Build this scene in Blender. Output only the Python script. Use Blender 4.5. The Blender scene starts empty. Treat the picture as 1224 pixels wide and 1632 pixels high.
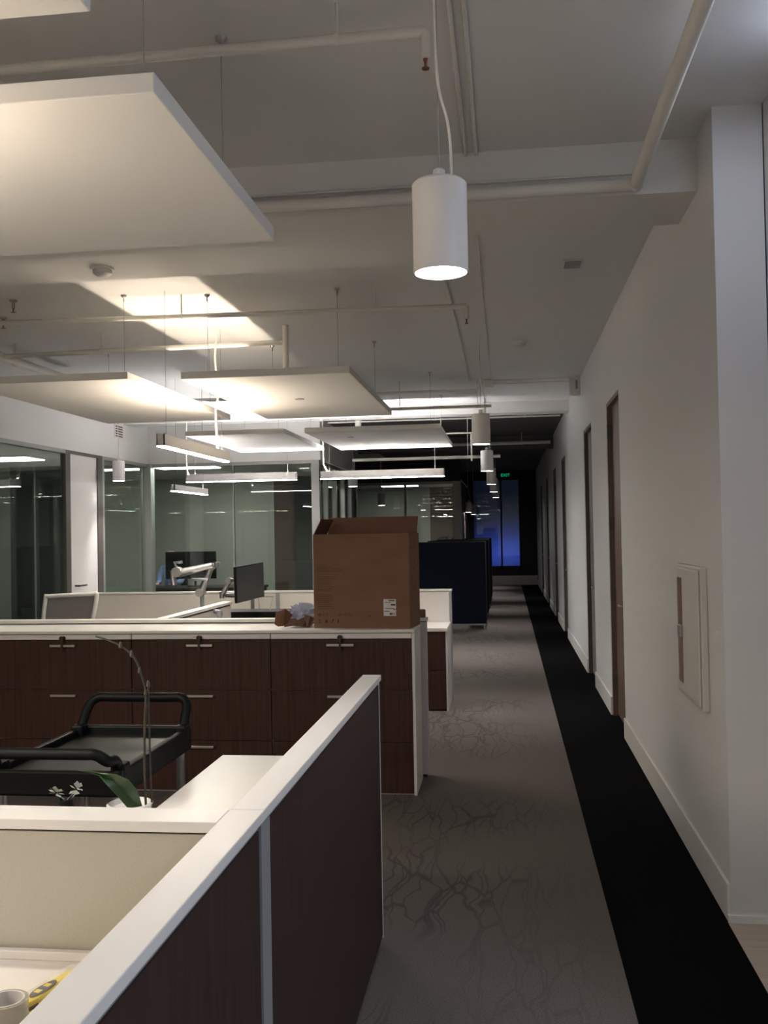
import bpy, bmesh, math, random
from mathutils import Vector, Matrix
S = bpy.context.scene
COL = S.collection
R = math.radians
random.seed(4)

# ---------------------------------------------------------------- camera
cd = bpy.data.cameras.new('camera')
cam = bpy.data.objects.new('camera', cd); COL.objects.link(cam)
yaw, pitch, roll = R(7.156), R(1.147), R(-1.015)
fwd = Vector((-math.sin(yaw)*math.cos(pitch), math.cos(yaw)*math.cos(pitch), math.sin(pitch)))
r0 = Vector((math.cos(yaw), math.sin(yaw), 0)); u0 = r0.cross(fwd)
cr, sr = math.cos(roll), math.sin(roll)
rr = r0*cr + u0*sr; uu = -r0*sr + u0*cr
M = Matrix((rr, uu, -fwd)).transposed().to_4x4(); M.translation = (0, 0, 1.62)
cam.matrix_world = M
cd.sensor_fit = 'VERTICAL'; cd.sensor_height = 24.0; cd.lens = 24.0*1550/1632
cd.clip_start = .05; cd.clip_end = 100
S.camera = cam

# ---------------------------------------------------------------- view, world
S.view_settings.view_transform = 'Standard'; S.view_settings.look = 'None'
S.view_settings.gamma = 1; S.view_settings.use_curve_mapping = False
S.view_settings.exposure = 2.78
w = bpy.data.worlds.new('world'); S.world = w; w.use_nodes = True
w.node_tree.nodes['Background'].inputs[0].default_value = (.02, .03, .06, 1)
w.node_tree.nodes['Background'].inputs[1].default_value = .12

def area(name, loc, sx, sy, power, color, rot=(0, 0, 0), spread=180):
    l = bpy.data.lights.new(name, 'AREA'); l.shape = 'RECTANGLE'; l.size = sx; l.size_y = sy
    l.energy = power; l.color = color; l.spread = R(spread)
    o = bpy.data.objects.new(name, l); COL.objects.link(o); o.location = loc; o.rotation_euler = rot
    return o
POW_COR = 1.5     # downlight disc strength
FIX_DN, FIX_UP = 15, 30   # linear fixtures: strength of lower / upper lens
WARM, NEUT = (1, .83, .64), (1, .955, .93)
# unseen area lights outside the frame: side hall at the right, aisle behind the photographer, desks at the left
area('side_hall_light', (2.6, .8, 3.2), .9, .9, 10, (.72, .83, 1))
area('entry_ceiling_light', (.55, .2, 3.33), .35, .35, .9, (.70, .82, 1))
area('corner_fill', (1.0, 3.35, 3.34), .12, .3, .55, (.70, .80, 1))  # added fill without a fixture: hot spot high in the right corner
area('aisle_light_behind', (-.2, -1.6, 3.1), .5, .5, 1, (1, .95, .92))
area('desk_light_left', (-3.6, -.2, 2.3), 1.5, .2, 22, WARM)
area('blue_light_outside', (-.1, 29.8, .9), 1.6, .3, .6, (.11, .2, 1), (R(88), 0, 0), 130)

# ---------------------------------------------------------------- materials
def mat(name, col, rough=.5, metal=0, spec=.5, noise=None, bump=None, emit=None, coat=0):
    m = bpy.data.materials.new(name); m.use_nodes = True
    nt = m.node_tree; b = nt.nodes['Principled BSDF']
    b.inputs['Base Color'].default_value = (*col, 1); b.inputs['Roughness'].default_value = rough
    b.inputs['Metallic'].default_value = metal; b.inputs['Specular IOR Level'].default_value = spec
    b.inputs['Coat Weight'].default_value = coat
    if emit: b.inputs['Emission Color'].default_value = (*emit[0], 1); b.inputs['Emission Strength'].default_value = emit[1]
    if noise or bump:
        tc = nt.nodes.new('ShaderNodeTexCoord')
        mp = nt.nodes.new('ShaderNodeMapping'); nt.links.new(tc.outputs['Object'], mp.inputs[0])
    if noise:      # (scale xyz, colour 2, detail)
        sc, c2, dt = noise
        mp.inputs['Scale'].default_value = sc
        n = nt.nodes.new('ShaderNodeTexNoise'); n.inputs['Scale'].default_value = 1; n.inputs['Detail'].default_value = dt
        nt.links.new(mp.outputs[0], n.inputs[0])
        rp = nt.nodes.new('ShaderNodeValToRGB'); rp.color_ramp.elements[0].position = .35; rp.color_ramp.elements[1].position = .68
        rp.color_ramp.elements[0].color = (*col, 1); rp.color_ramp.elements[1].color = (*c2, 1)
        nt.links.new(n.outputs[0], rp.inputs[0]); nt.links.new(rp.outputs[0], b.inputs['Base Color'])
    if bump:       # (scale, strength)
        n2 = nt.nodes.new('ShaderNodeTexNoise'); n2.inputs['Scale'].default_value = bump[0]; n2.inputs['Detail'].default_value = 3
        nt.links.new(tc.outputs['Object'], n2.inputs[0])
        bp = nt.nodes.new('ShaderNodeBump'); bp.inputs['Strength'].default_value = bump[1]; bp.inputs['Distance'].default_value = .01
        nt.links.new(n2.outputs[0], bp.inputs['Height']); nt.links.new(bp.outputs[0], b.inputs['Normal'])
    return m

def emission(name, col, st):
    m = bpy.data.materials.new(name); m.use_nodes = True; nt = m.node_tree
    nt.nodes.remove(nt.nodes['Principled BSDF'])
    e = nt.nodes.new('ShaderNodeEmission'); e.inputs[0].default_value = (*col, 1); e.inputs[1].default_value = st
    nt.links.new(e.outputs[0], nt.nodes['Material Output'].inputs[0]); return m

def glass(name, tint, ior=1.5):
    m = bpy.data.materials.new(name); m.use_nodes = True; nt = m.node_tree
    nt.nodes.remove(nt.nodes['Principled BSDF'])
    t = nt.nodes.new('ShaderNodeBsdfTransparent'); t.inputs[0].default_value = (*tint, 1)
    g = nt.nodes.new('ShaderNodeBsdfGlossy'); g.inputs['Roughness'].default_value = 0; g.inputs[0].default_value = (.9, .95, .92, 1)
    f = nt.nodes.new('ShaderNodeFresnel'); f.inputs[0].default_value = ior
    gm = nt.nodes.new('ShaderNodeNewGeometry'); mr = nt.nodes.new('ShaderNodeMapRange')   # the same reflectance on the pane's rear face
    mr.inputs[3].default_value = ior; mr.inputs[4].default_value = 1/ior
    nt.links.new(gm.outputs['Backfacing'], mr.inputs[0]); nt.links.new(mr.outputs[0], f.inputs[0])
    mx = nt.nodes.new('ShaderNodeMixShader')
    nt.links.new(f.outputs[0], mx.inputs[0]); nt.links.new(t.outputs[0], mx.inputs[1]); nt.links.new(g.outputs[0], mx.inputs[2])
    nt.links.new(mx.outputs[0], nt.nodes['Material Output'].inputs[0]); return m

def carpet_mat():
    m = mat('taupe patterned carpet', (.155, .132, .118), .95, spec=.15)
    nt = m.node_tree; b = nt.nodes['Principled BSDF']
    N = nt.nodes.new; L = nt.links.new
    tc = N('ShaderNodeTexCoord')
    n = N('ShaderNodeTexNoise'); n.inputs['Scale'].default_value = 3.2; n.inputs['Detail'].default_value = 2; L(tc.outputs['Object'], n.inputs[0])
    ad = N('ShaderNodeVectorMath'); ad.operation = 'MULTIPLY_ADD'; L(n.outputs['Color'], ad.inputs[0]); ad.inputs[1].default_value = (.16, .22, 0); L(tc.outputs['Object'], ad.inputs[2])
    lines = []
    for sc, rot in (((9, 1.7, 1), .10), ((8, 1.5, 1), -.12)):
        mp = N('ShaderNodeMapping'); mp.inputs['Scale'].default_value = sc; mp.inputs['Rotation'].default_value = (0, 0, rot); L(ad.outputs[0], mp.inputs[0])
        v = N('ShaderNodeTexVoronoi'); v.feature = 'DISTANCE_TO_EDGE'; v.inputs['Scale'].default_value = 1; L(mp.outputs[0], v.inputs['Vector'])
        r = N('ShaderNodeValToRGB'); r.color_ramp.elements[0].position = .004; r.color_ramp.elements[1].position = .045
        r.color_ramp.elements[0].color = (1, 1, 1, 1); r.color_ramp.elements[1].color = (0, 0, 0, 1); L(v.outputs['Distance'], r.inputs[0]); lines.append(r)
    mx = N('ShaderNodeMath'); mx.operation = 'MAXIMUM'; L(lines[0].outputs[0], mx.inputs[0]); L(lines[1].outputs[0], mx.inputs[1])
    big = N('ShaderNodeTexNoise'); big.inputs['Scale'].default_value = .85; big.inputs['Detail'].default_value = 1; L(tc.outputs['Object'], big.inputs[0])
    br = N('ShaderNodeValToRGB'); br.color_ramp.elements[0].position = .40; br.color_ramp.elements[1].position = .56; L(big.outputs[0], br.inputs[0])
    # the branching motif lives along the desk side of the aisle
    sx = N('ShaderNodeSeparateXYZ'); L(tc.outputs['Object'], sx.inputs[0])
    mr = N('ShaderNodeMapRange'); mr.inputs[1].default_value = .42; mr.inputs[2].default_value = -.25; L(sx.outputs[0], mr.inputs[0])
    m1 = N('ShaderNodeMath'); m1.operation = 'MULTIPLY'; L(mx.outputs[0], m1.inputs[0]); L(mr.outputs[0], m1.inputs[1])
    m2 = N('ShaderNodeMath'); m2.operation = 'MULTIPLY'; L(m1.outputs[0], m2.inputs[0]); L(br.outputs[0], m2.inputs[1])
    m3 = N('ShaderNodeMath'); m3.operation = 'MULTIPLY'; L(m2.outputs[0], m3.inputs[0]); m3.inputs[1].default_value = .62
    fine = N('ShaderNodeTexNoise'); fine.inputs['Scale'].default_value = 160; L(tc.outputs['Object'], fine.inputs[0])
    fr = N('ShaderNodeValToRGB'); fr.color_ramp.elements[0].color = (.108, .093, .085, 1); fr.color_ramp.elements[1].color = (.175, .152, .140, 1)
    fr.color_ramp.elements[0].position = .3; fr.color_ramp.elements[1].position = .7; L(fine.outputs[0], fr.inputs[0])
    cm = N('ShaderNodeMixRGB'); L(m3.outputs[0], cm.inputs[0]); L(fr.outputs[0], cm.inputs[1]); cm.inputs[2].default_value = (.045, .04, .042, 1)
    L(cm.outputs[0], b.inputs['Base Color'])
    return m

M_ = dict(
    wall=mat('white painted wall', (.68, .68, .69), .75, bump=(40, .02)),
    soffit=mat('white painted plaster', (.66, .655, .64), .8, bump=(25, .02)),
    slab=mat('white painted concrete slab', (.67, .67, .67), .85, bump=(9, .12)),
    pipe=mat('white painted pipe', (.68, .66, .62), .45),
    trim=mat('white gloss trim', (.78, .77, .76), .4),
    carpet=carpet_mat(),
    black=mat('black floor runner', (.0022, .0022, .0028), .95, spec=.05),
    plank=mat('pale beige plank floor', (.50, .42, .36), .45, noise=((2, 26, 1), (.42, .35, .29), 3)),
    wood=mat('dark walnut laminate', (.048, .021, .016), .5, noise=((55, 55, 2.2), (.074, .034, .025), 4), spec=.2),
    wood_flat=mat('dark brown laminate', (.036, .019, .0165), .55, noise=((45, 45, 3), (.052, .028, .024), 4), spec=.2),
    door_wood=mat('walnut door veneer', (.135, .083, .066), .45, noise=((40, 40, 1.5), (.18, .115, .092), 4)),
    door_grey=mat('grey brown door', (.20, .17, .155), .5, noise=((30, 30, 2), (.24, .20, .18), 3)),
    lam=mat('white laminate', (.78, .75, .72), .38),
    lam_side=mat('off white side panel', (.62, .60, .60), .45),
    cap=mat('white trim cap', (.80, .775, .75), .35),
    gap=mat('dark reveal', (.02, .02, .022), .7),
    fabric=mat('beige grey tack panel', (.47, .45, .38), .85, noise=((300, 300, 300), (.51, .49, .42), 2)),
    whitefab=mat('pale grey tack panel', (.62, .59, .56), .8, noise=((200, 200, 200), (.66, .63, .60), 2)),
    alu=mat('brushed aluminium', (.46, .46, .47), .28, metal=1),
    strip=mat('satin grey metal strip', (.36, .37, .39), .45, metal=.4),
    steel=mat('satin nickel handle', (.55, .53, .51), .35, metal=1),
    blackp=mat('black moulded plastic', (.0028, .0034, .0042), .5, spec=.16, bump=(60, .03)),
    tray=mat('scuffed dark tray plastic', (.007, .0068, .0072), .38, spec=.28, noise=((9, 2.2, 5), (.016, .015, .0145), 4)),
    caster=mat('grey rubber', (.10, .10, .10), .6),
    darkglass=mat('black screen', (.008, .008, .010), .25),
    navy=mat('navy felt', (.003, .0042, .011), .9, noise=((90, 90, 90), (.0045, .006, .014), 2), spec=.15),
    panel=mat('white acoustic felt', (.74, .725, .70), .9),
    fixture=mat('white enamel', (.78, .76, .74), .4),
    cord=mat('white cord', (.78, .74, .68), .5),
    wire=mat('thin steel cable', (.32, .31, .30), .4, metal=.6),
    cardboard=mat('brown corrugated cardboard', (.215, .118, .072), .8, noise=((4, 4, 9), (.245, .138, .086), 3), spec=.2),
    card_in=mat('darker cardboard inside', (.17, .085, .055), .85, spec=.2),
    ink=mat('brown black print', (.07, .03, .022), .8),
    redink=mat('red brown print', (.20, .045, .03), .8),
    paper=mat('white paper', (.72, .72, .72), .7),
    greymesh=mat('grey chair mesh', (.36, .34, .33), .8, noise=((400, 400, 400), (.25, .24, .23), 2)),
    white_pl=mat('white plastic', (.76, .75, .73), .4),
    leaf=mat('glossy green leaf', (.016, .045, .009), .3, noise=((30, 30, 6), (.03, .075, .016), 2)),
    stem=mat('green brown stem', (.028, .03, .018), .5, noise=((60, 60, 60), (.06, .04, .03), 2)),
    ceramic=mat('white glazed ceramic', (.75, .74, .73), .2),
    petal=mat('pale petals', (.60, .64, .58), .45),
    yellow=mat('yellow plastic', (.85, .66, .02), .35),
    pblack=mat('black plastic grip', (.03, .018, .014), .45),
    shirt=mat('light blue shirt', (.30, .42, .72), .8, noise=((60, 60, 60), (.36, .48, .78), 2)),
    skin=mat('skin', (.62, .34, .24), .5), trousers=mat('dark trousers', (.03, .03, .04), .8),
    offwall=mat('grey green office wall', (.37, .37, .34), .75),
    brownwall=mat('brown wood wall', (.085, .045, .038), .6, noise=((1, 1, 30), (.06, .03, .026), 3)),
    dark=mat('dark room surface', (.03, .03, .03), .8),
    darkdesk=mat('dark espresso desk', (.03, .022, .022), .45),
    cabwhite=mat('cream enamel cabinet', (.63, .61, .58), .45),
    redbrown=mat('brownish red glazing', (.22, .11, .09), .3),
    frame=mat('grey anodised frame', (.34, .345, .33), .45, metal=.3),
    darkframe=mat('dark frame', (.10, .085, .075), .5),
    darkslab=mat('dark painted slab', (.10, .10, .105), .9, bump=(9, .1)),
    sky=mat('outside rendered wall', (.5, .5, .55), .9),
    brass=mat('brass sprinkler', (.22, .10, .05), .4, metal=.7),
    strobe=mat('strobe lens', (.25, .25, .25), .3),
)
M_['glass'] = glass('office glass', (.90, .945, .91))
M_['winglass'] = glass('window glass', (.8, .85, .9))
M_['bag'] = None
def filmy(name, col, tr):
    m = bpy.data.materials.new(name); m.use_nodes = True; nt = m.node_tree; b = nt.nodes['Principled BSDF']
    b.inputs['Base Color'].default_value = (*col, 1); b.inputs['Roughness'].default_value = .18
    t = nt.nodes.new('ShaderNodeBsdfTransparent'); mx = nt.nodes.new('ShaderNodeMixShader'); mx.inputs[0].default_value = 1-tr
    nt.links.new(t.outputs[0], mx.inputs[1]); nt.links.new(b.outputs[0], mx.inputs[2]); nt.links.new(mx.outputs[0], nt.nodes['Material Output'].inputs[0])
    return m
M_['bag'] = filmy('crumpled plastic film', (.42, .47, .66), .35)
M_['tape'] = filmy('clear tape', (.45, .42, .36), .25)
M_['blister'] = filmy('clear blister', (.8, .8, .8), .8)
E_warm_dn = emission('warm lens', (1, .93, .80), FIX_DN); E_warm_up = emission('warm upper lens', WARM, FIX_UP)
E_neut_dn = emission('white lens', (1, .97, .93), FIX_DN*.65); E_neut_up = emission('white upper lens', NEUT, FIX_UP*.75)
E_spot = emission('downlight lens', (1, .98, .95), 5)
E_office = emission('office light lens', (1, 1, .94), 2.0)
E_green = emission('green exit letters', (.0, .55, .22), .12)

# ---------------------------------------------------------------- mesh helpers
def BM(): return bmesh.new()
def box(bm, x0, x1, y0, y1, z0, z1, bev=0, rot=None, piv=None):
    t = bmesh.new(); bmesh.ops.create_cube(t, size=1)
    for v in t.verts:
        v.co = Vector(((x0+x1)/2+v.co.x*(x1-x0), (y0+y1)/2+v.co.y*(y1-y0), (z0+z1)/2+v.co.z*(z1-z0)))
    if bev: bmesh.ops.bevel(t, geom=list(t.edges), offset=bev, segments=2, affect='EDGES', profile=.5)
    if rot is not None:
        p = Vector(piv) if piv is not None else Vector(((x0+x1)/2, (y0+y1)/2, (z0+z1)/2))
        for v in t.verts: v.co = p + rot @ (v.co-p)
    merge(bm, t); return bm
def merge(bm, t):
    me = bpy.data.meshes.new('tmp'); t.to_mesh(me); t.free(); bm.from_mesh(me); bpy.data.meshes.remove(me)
def B(*a, **k): return box(BM(), *a, **k)
def tube(bm, pts, r, seg=12, caps=True):
    pts = [Vector(p) for p in pts]; n = len(pts); rs = r if isinstance(r, (list, tuple)) else [r]*n
    rings = []; pn = None
    for i, p in enumerate(pts):
        d = (pts[min(i+1, n-1)]-pts[max(i-1, 0)]).normalized()
        if pn is None:
            a = Vector((0, 0, 1)) if abs(d.z) < .9 else Vector((1, 0, 0)); pn = (a-d*a.dot(d)).normalized()
        else: pn = (pn-d*pn.dot(d)).normalized()
        q = d.cross(pn)
        rings.append([bm.verts.new(p+(pn*math.cos(2*math.pi*k/seg)+q*math.sin(2*math.pi*k/seg))*rs[i]) for k in range(seg)])
    for a, b in zip(rings, rings[1:]):
        for k in range(seg): bm.faces.new((a[k], a[(k+1) % seg], b[(k+1) % seg], b[k]))
    if caps: bm.faces.new(rings[0][::-1]); bm.faces.new(rings[-1])
    return bm
def lathe(bm, prof, c=(0, 0, 0), seg=32):
    c = Vector(c); rings = []
    for r, z in prof:
        if r < 1e-6: rings.append([bm.verts.new(c+Vector((0, 0, z)))])
        else: rings.append([bm.verts.new(c+Vector((r*math.cos(2*math.pi*k/seg), r*math.sin(2*math.pi*k/seg), z))) for k in range(seg)])
    for a, b in zip(rings, rings[1:]):
        for k in range(seg):
            k2 = (k+1) % seg
            if len(a) == 1 and len(b) > 1: bm.faces.new((a[0], b[k], b[k2]))
            elif len(b) == 1 and len(a) > 1: bm.faces.new((a[k], a[k2], b[0]))
            elif len(a) > 1: bm.faces.new((a[k], a[k2], b[k2], b[k]))
    return bm
def smooth_path(pts, n=6):
    P = [Vector(p) for p in pts]; out = []
    for i in range(len(P)-1):
        p0 = P[max(i-1, 0)]; p1 = P[i]; p2 = P[i+1]; p3 = P[min(i+2, len(P)-1)]
        for k in range(n):
            t = k/n; out.append(.5*((2*p1)+(-p0+p2)*t+(2*p0-5*p1+4*p2-p3)*t*t+(-p0+3*p1-3*p2+p3)*t**3))
    out.append(P[-1]); return out
def prism(bm, poly, z0, z1):
    a = [bm.verts.new((x, y, z0)) for x, y in poly]; b = [bm.verts.new((x, y, z1)) for x, y in poly]
    bm.faces.new(a[::-1]); bm.faces.new(b); n = len(poly)
    for i in range(n): bm.faces.new((a[i], a[(i+1) % n], b[(i+1) % n], b[i]))
    return bm
def obj(name, bm, m, parent=None, smooth=False):
    bmesh.ops.recalc_face_normals(bm, faces=bm.faces)
    me = bpy.data.meshes.new(name); bm.to_mesh(me); bm.free()
    for x in (m if isinstance(m, (list, tuple)) else [m]): me.materials.append(M_[x] if isinstance(x, str) else x)
    o = bpy.data.objects.new(name, me); COL.objects.link(o)
    if parent is not None:
        o.parent = parent
        off = parent.location.copy(); q = parent.parent
        while q is not None: off += q.location; q = q.parent
        me.transform(Matrix.Translation(-off))
    if smooth:
        me.polygons.foreach_set('use_smooth', [True]*len(me.polygons))
        md = me
        try: me.set_sharp_from_angle(angle=R(40))
        except Exception: pass
    return o
# parts are modelled in world coordinates; obj() shifts the mesh into the frame of its (unrotated) parent
def thing(name, label, cat, loc, group=None):
    o = bpy.data.objects.new(name, None); COL.objects.link(o); o.location = loc
    o.empty_display_size = .1; return tag(o, label, cat, group)
def tag(o, label, cat, group=None):
    o['label'] = label; o['category'] = cat
    if group: o['group'] = group
    return o
def struct(name, bm, m, parent=None, smooth=False):
    o = obj(name, bm, m, parent, smooth)
    if parent is None: o['kind'] = 'structure'
    return o
def dup(root, loc, label, group=None):
    r = root.copy(); COL.objects.link(r); r.location = loc; r['label'] = label
    if group: r['group'] = group
    for ch in list(root.children):
        c = ch.copy(); COL.objects.link(c); c.parent = r
        for g in list(ch.children):
            d = g.copy(); COL.objects.link(d); d.parent = c
    return r

# ================================================================ STRUCTURE
CZ = 3.36                       # underside of the slab
WX = .88                        # face of the right wall
GX = -5.42                      # glazed office front, left
YEND = 28.6
fl = BM(); box(fl, -9, .395, -3, YEND+.1, -.1, 0); struct('floor', fl, 'carpet')
struct('trim_1', B(.395, WX+.12, 4.15, YEND, -.1, .0), 'black')
b = BM(); prism(b, [(.395, -3), (.865, -3), (.865, 4.15), (.395, 4.15)], -.1, .0); struct('trim_2', b, 'black')
struct('floor_side_hall', B(.865, 5, -3, 4.15, -.1, 0), 'plank')['kind'] = 'structure'
struct('ceiling', B(-9, 5, -3, YEND+.1, CZ, CZ+.2), 'slab')
struct('ceiling_beam', B(GX, WX, 4.47, 4.95, 3.12, CZ), 'soffit')
struct('ceiling_beam', B(GX, WX, 13.35, 13.7, 3.215, CZ), 'soffit')
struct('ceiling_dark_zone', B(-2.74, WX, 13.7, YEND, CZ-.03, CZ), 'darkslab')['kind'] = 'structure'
struct('ceiling_beam', B(GX, -.42, 4.95, 5.86, 3.24, CZ), 'soffit')
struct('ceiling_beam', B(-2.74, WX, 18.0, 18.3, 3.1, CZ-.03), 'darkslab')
# right wall: segments around the door openings
DOORS = [(7.68, 8.62, 2.69, 'door_wood'), (10.12, 11.1, 2.70, 'door_grey'), (14.6, 15.6, 2.7, 'door_grey'), (17.3, 18.3, 2.7, 'door_grey'), (20.6, 21.6, 2.7, 'door_grey'), (24, 25, 2.7, 'door_grey')]
wr = BM(); y = 4.15
for y0, y1, zt, _ in DOORS:
    box(wr, WX, WX+.2, y, y0, 0, CZ); box(wr, WX, WX+.2, y0, y1, zt, CZ); y = y1
box(wr, WX, WX+.2, y, YEND, 0, CZ)
struct('wall_right', wr, 'wall')
struct('wall_side_hall', B(1.085, 1.3, 2.6, 4.15, 0, CZ), 'wall')
struct('wall_side_hall', B(4.4, 4.6, -3, 2.6, 0, CZ), 'wall')
struct('wall_side_hall', B(1.3, 4.4, 2.6, 2.8, 0, CZ), 'wall')
struct('wall_back', B(-9, 5, -3.2, -3, 0, CZ), 'wall')
struct('wall_left', B(-9.2, -9, -3, YEND, 0, CZ), 'offwall')
bb = BM(); y = 4.15
for y0, y1, zt, _ in DOORS:
    box(bb, WX-.014, WX, y, y0, 0, .155, bev=.003); y = y1
box(bb, WX-.014, WX, y, YEND-.02, 0, .155, bev=.003)
struct('baseboard_right', bb, 'trim')
struct('baseboard_side', B(WX-.014, 1.085, 4.136, 4.15, 0, .03), 'trim')
for i, (y0, y1, zt, m) in enumerate(DOORS):
    d = struct('door_%d' % (i+1), B(WX+.045, WX+.09, y0+.03, y1-.03, .01, zt-.03), m)
    fr = BM(); fm = 'door_wood' if i == 0 else 'darkframe'
    for a in ((y0, y0+.03), (y1-.03, y1)): box(fr, WX+.004, WX+.19, a[0], a[1], 0, zt)
    box(fr, WX+.004, WX+.19, y0, y1, zt-.03, zt)
    obj('door_frame', fr, fm, d)
    h = BM(); tube(h, [(WX+.045, y0+.1, 1.0), (WX-.01, y0+.1, 1.0), (WX-.01, y0+.22, 1.0)], .009, 8)
    obj('door_handle', h, 'steel', d, True)
    for z in (.3, 1.05, 1.65, 2.45):
        obj('hinge', B(WX+.002, WX+.05, y1-.045, y1-.005, z-.06, z+.06), 'darkframe', d)
    if i == 0:
        for zz in (1.44, 1.32):
            p = obj('door_notice', B(WX+.042, WX+.0455, y0+.2, y0+.38, zz, zz+.1), 'paper', d); p['label'] = 'small white notice'
            q = BM()
            for k in range(4): box(q, WX+.0415, WX+.042, y0+.22, y0+.36-.03*(k % 2), zz+.02+.018*k, zz+.026+.018*k)
            obj('printed_line', q, 'ink', p)

# end wall with the tall window
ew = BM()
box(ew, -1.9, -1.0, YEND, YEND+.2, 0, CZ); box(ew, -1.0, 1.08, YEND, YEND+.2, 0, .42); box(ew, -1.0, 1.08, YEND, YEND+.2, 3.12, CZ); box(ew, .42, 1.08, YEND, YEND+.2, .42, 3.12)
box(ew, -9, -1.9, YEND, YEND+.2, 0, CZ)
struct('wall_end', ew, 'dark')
struct('baseboard_end', B(-1.9, WX-.014, YEND-.12, YEND, 0, .27), 'soffit')['kind'] = 'structure'
wf = BM()
for x0, x1 in ((-1.0, -.94), (-.17, -.12), (.37, .42)): box(wf, x0, x1, YEND+.03, YEND+.1, .42, 3.12)
box(wf, -1.0, .42, YEND+.03, YEND+.1, .42, .55); box(wf, -1.0, .42, YEND+.03, YEND+.1, 3.06, 3.12)
wn = struct('window_1', wf, 'dark')
obj('window_pane', B(-.98, .40, YEND+.06, YEND+.066, .5, 3.08), 'winglass', wn)
struct('wall_outside', B(-3, 3, 30.6, 30.8, 0, 5), 'sky')
struct('floor_outside', B(-3, 3, YEND+.2, 30.6, -.1, 0), 'dark')['kind'] = 'structure'

# ---------------------------------------------------------------- glazed offices, left front (x = GX)
GT = 2.71
sf = BM(); box(sf, GX-.12, GX, -3, 14.3, GT, CZ); box(sf, GX-.12, -2.74, 14.3, 14.42, GT, CZ); box(sf, -2.86, -2.74, 14.42, 17.6, GT, CZ)
struct('wall_soffit', sf, 'soffit')
wi = [1]
def pane(name, bm_frame, bm_glass, fm='frame', gm='glass'):
    wi[0] += 1
    o = struct('window_%d' % wi[0], bm_frame, fm)
    obj('window_pane', bm_glass, gm, o); return o
def glazed_x(x, y0, y1, mull):      # a run along Y
    for a, b_ in zip(mull, mull[1:]):
        f = BM(); box(f, x-.07, x, a-.03, a+.03, 0, GT); box(f, x-.07, x, a+.03, b_-.03, 0, .08); box(f, x-.07, x, a+.03, b_-.03, GT-.05, GT)
        pane('w', f, B(x-.04, x-.028, a+.03, b_-.03, .08, GT-.05))
glazed_x(GX, 0, 11.5, [-1.2, 1.4, 4.0, 6.6, 8.9, 11.52])
f = BM(); box(f, GX-.07, GX, 11.49, 11.62, 0, GT); box(f, GX-.07, GX, 12.44, 12.60, 0, GT); box(f, GX-.07, GX, 11.62, 12.44, GT-.04, GT)
d = struct('door_7', B(GX-.06, GX-.015, 11.62, 12.44, .01, GT-.04), 'lam')
obj('door_frame', f, 'darkframe', d)
h = BM(); tube(h, [(GX-.015, 11.75, 1.0), (GX+.05, 11.75, 1.0), (GX+.05, 11.95, 1.0)], .011, 8); obj('door_handle', h, 'pblack', d, True)
glazed_x(GX, 0, 0, [12.63, 14.28])
f = BM(); box(f, GX-.07, GX+.06, 14.24, 14.40, 0, GT); struct('trim_3', f, 'frame')
# facing front at y = 14.3
MU = [GX+.06, -4.08, -2.86]
for a, b_ in zip(MU, MU[1:]):
    f = BM(); box(f, a-.02, a, 14.30, 14.37, 0, GT) if a > -5 else None
    box(f, a, b_-.02, 14.30, 14.37, 0, .08); box(f, a, b_-.02, 14.30, 14.37, GT-.05, GT)
    pane('w', f, B(a, b_-.02, 14.33, 14.342, .08, GT-.05))
struct('trim_4', B(-2.88, -2.76, 14.28, 14.42, 0, GT), 'frame')
# side front of the office at x = -2.8, running back
for a, b_ in ((14.42, 15.2), (15.2, 16.0), (16.0, 16.8), (16.8, 17.6)):
    f = BM(); box(f, -2.86, -2.79, b_-.1, b_, 0, GT); box(f, -2.86, -2.79, a, b_-.1, 0, .08); box(f, -2.86, -2.79, a, b_-.1, GT-.05, GT)
    pane('w', f, B(-2.83, -2.82, a, b_-.1, .08, GT-.05))
# office interiors
struct('ceiling_office', B(-9, GX-.12, 5, 14.3, GT, GT+.05), 'soffit')['kind'] = 'structure'
struct('ceiling_office', B(-9, -2.86, 14.42, 18.4, GT, GT+.05), 'soffit')['kind'] = 'structure'
struct('wall_office_left', B(-9, -8.9, 5, 18.4, 0, GT), 'offwall')
struct('wall_office_back', B(-9, -4.43, 18.3, 18.4, 0, GT), 'offwall')
struct('wall_office_back', B(-4.43, -4.03, 18.3, 18.4, 0, GT), 'brownwall')
struct('wall_office_back', B(-4.03, -2.86, 18.3, 18.4, 0, GT), 'dark')
struct('wall_office_divider', B(-9, GX-.12, 14.28, 14.4, 0, GT), 'offwall')
struct('wall_office_divider', B(-9, GX-.12, 8.9, 9.0, 0, GT), 'offwall')
struct('wall_office_display', B(-7.55, -6.7, 14.1, 14.27, 0, GT), 'dark')
struct('wall_office_strip', B(-7.16, -7.14, 14.085, 14.1, 0, GT), 'frame')
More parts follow.
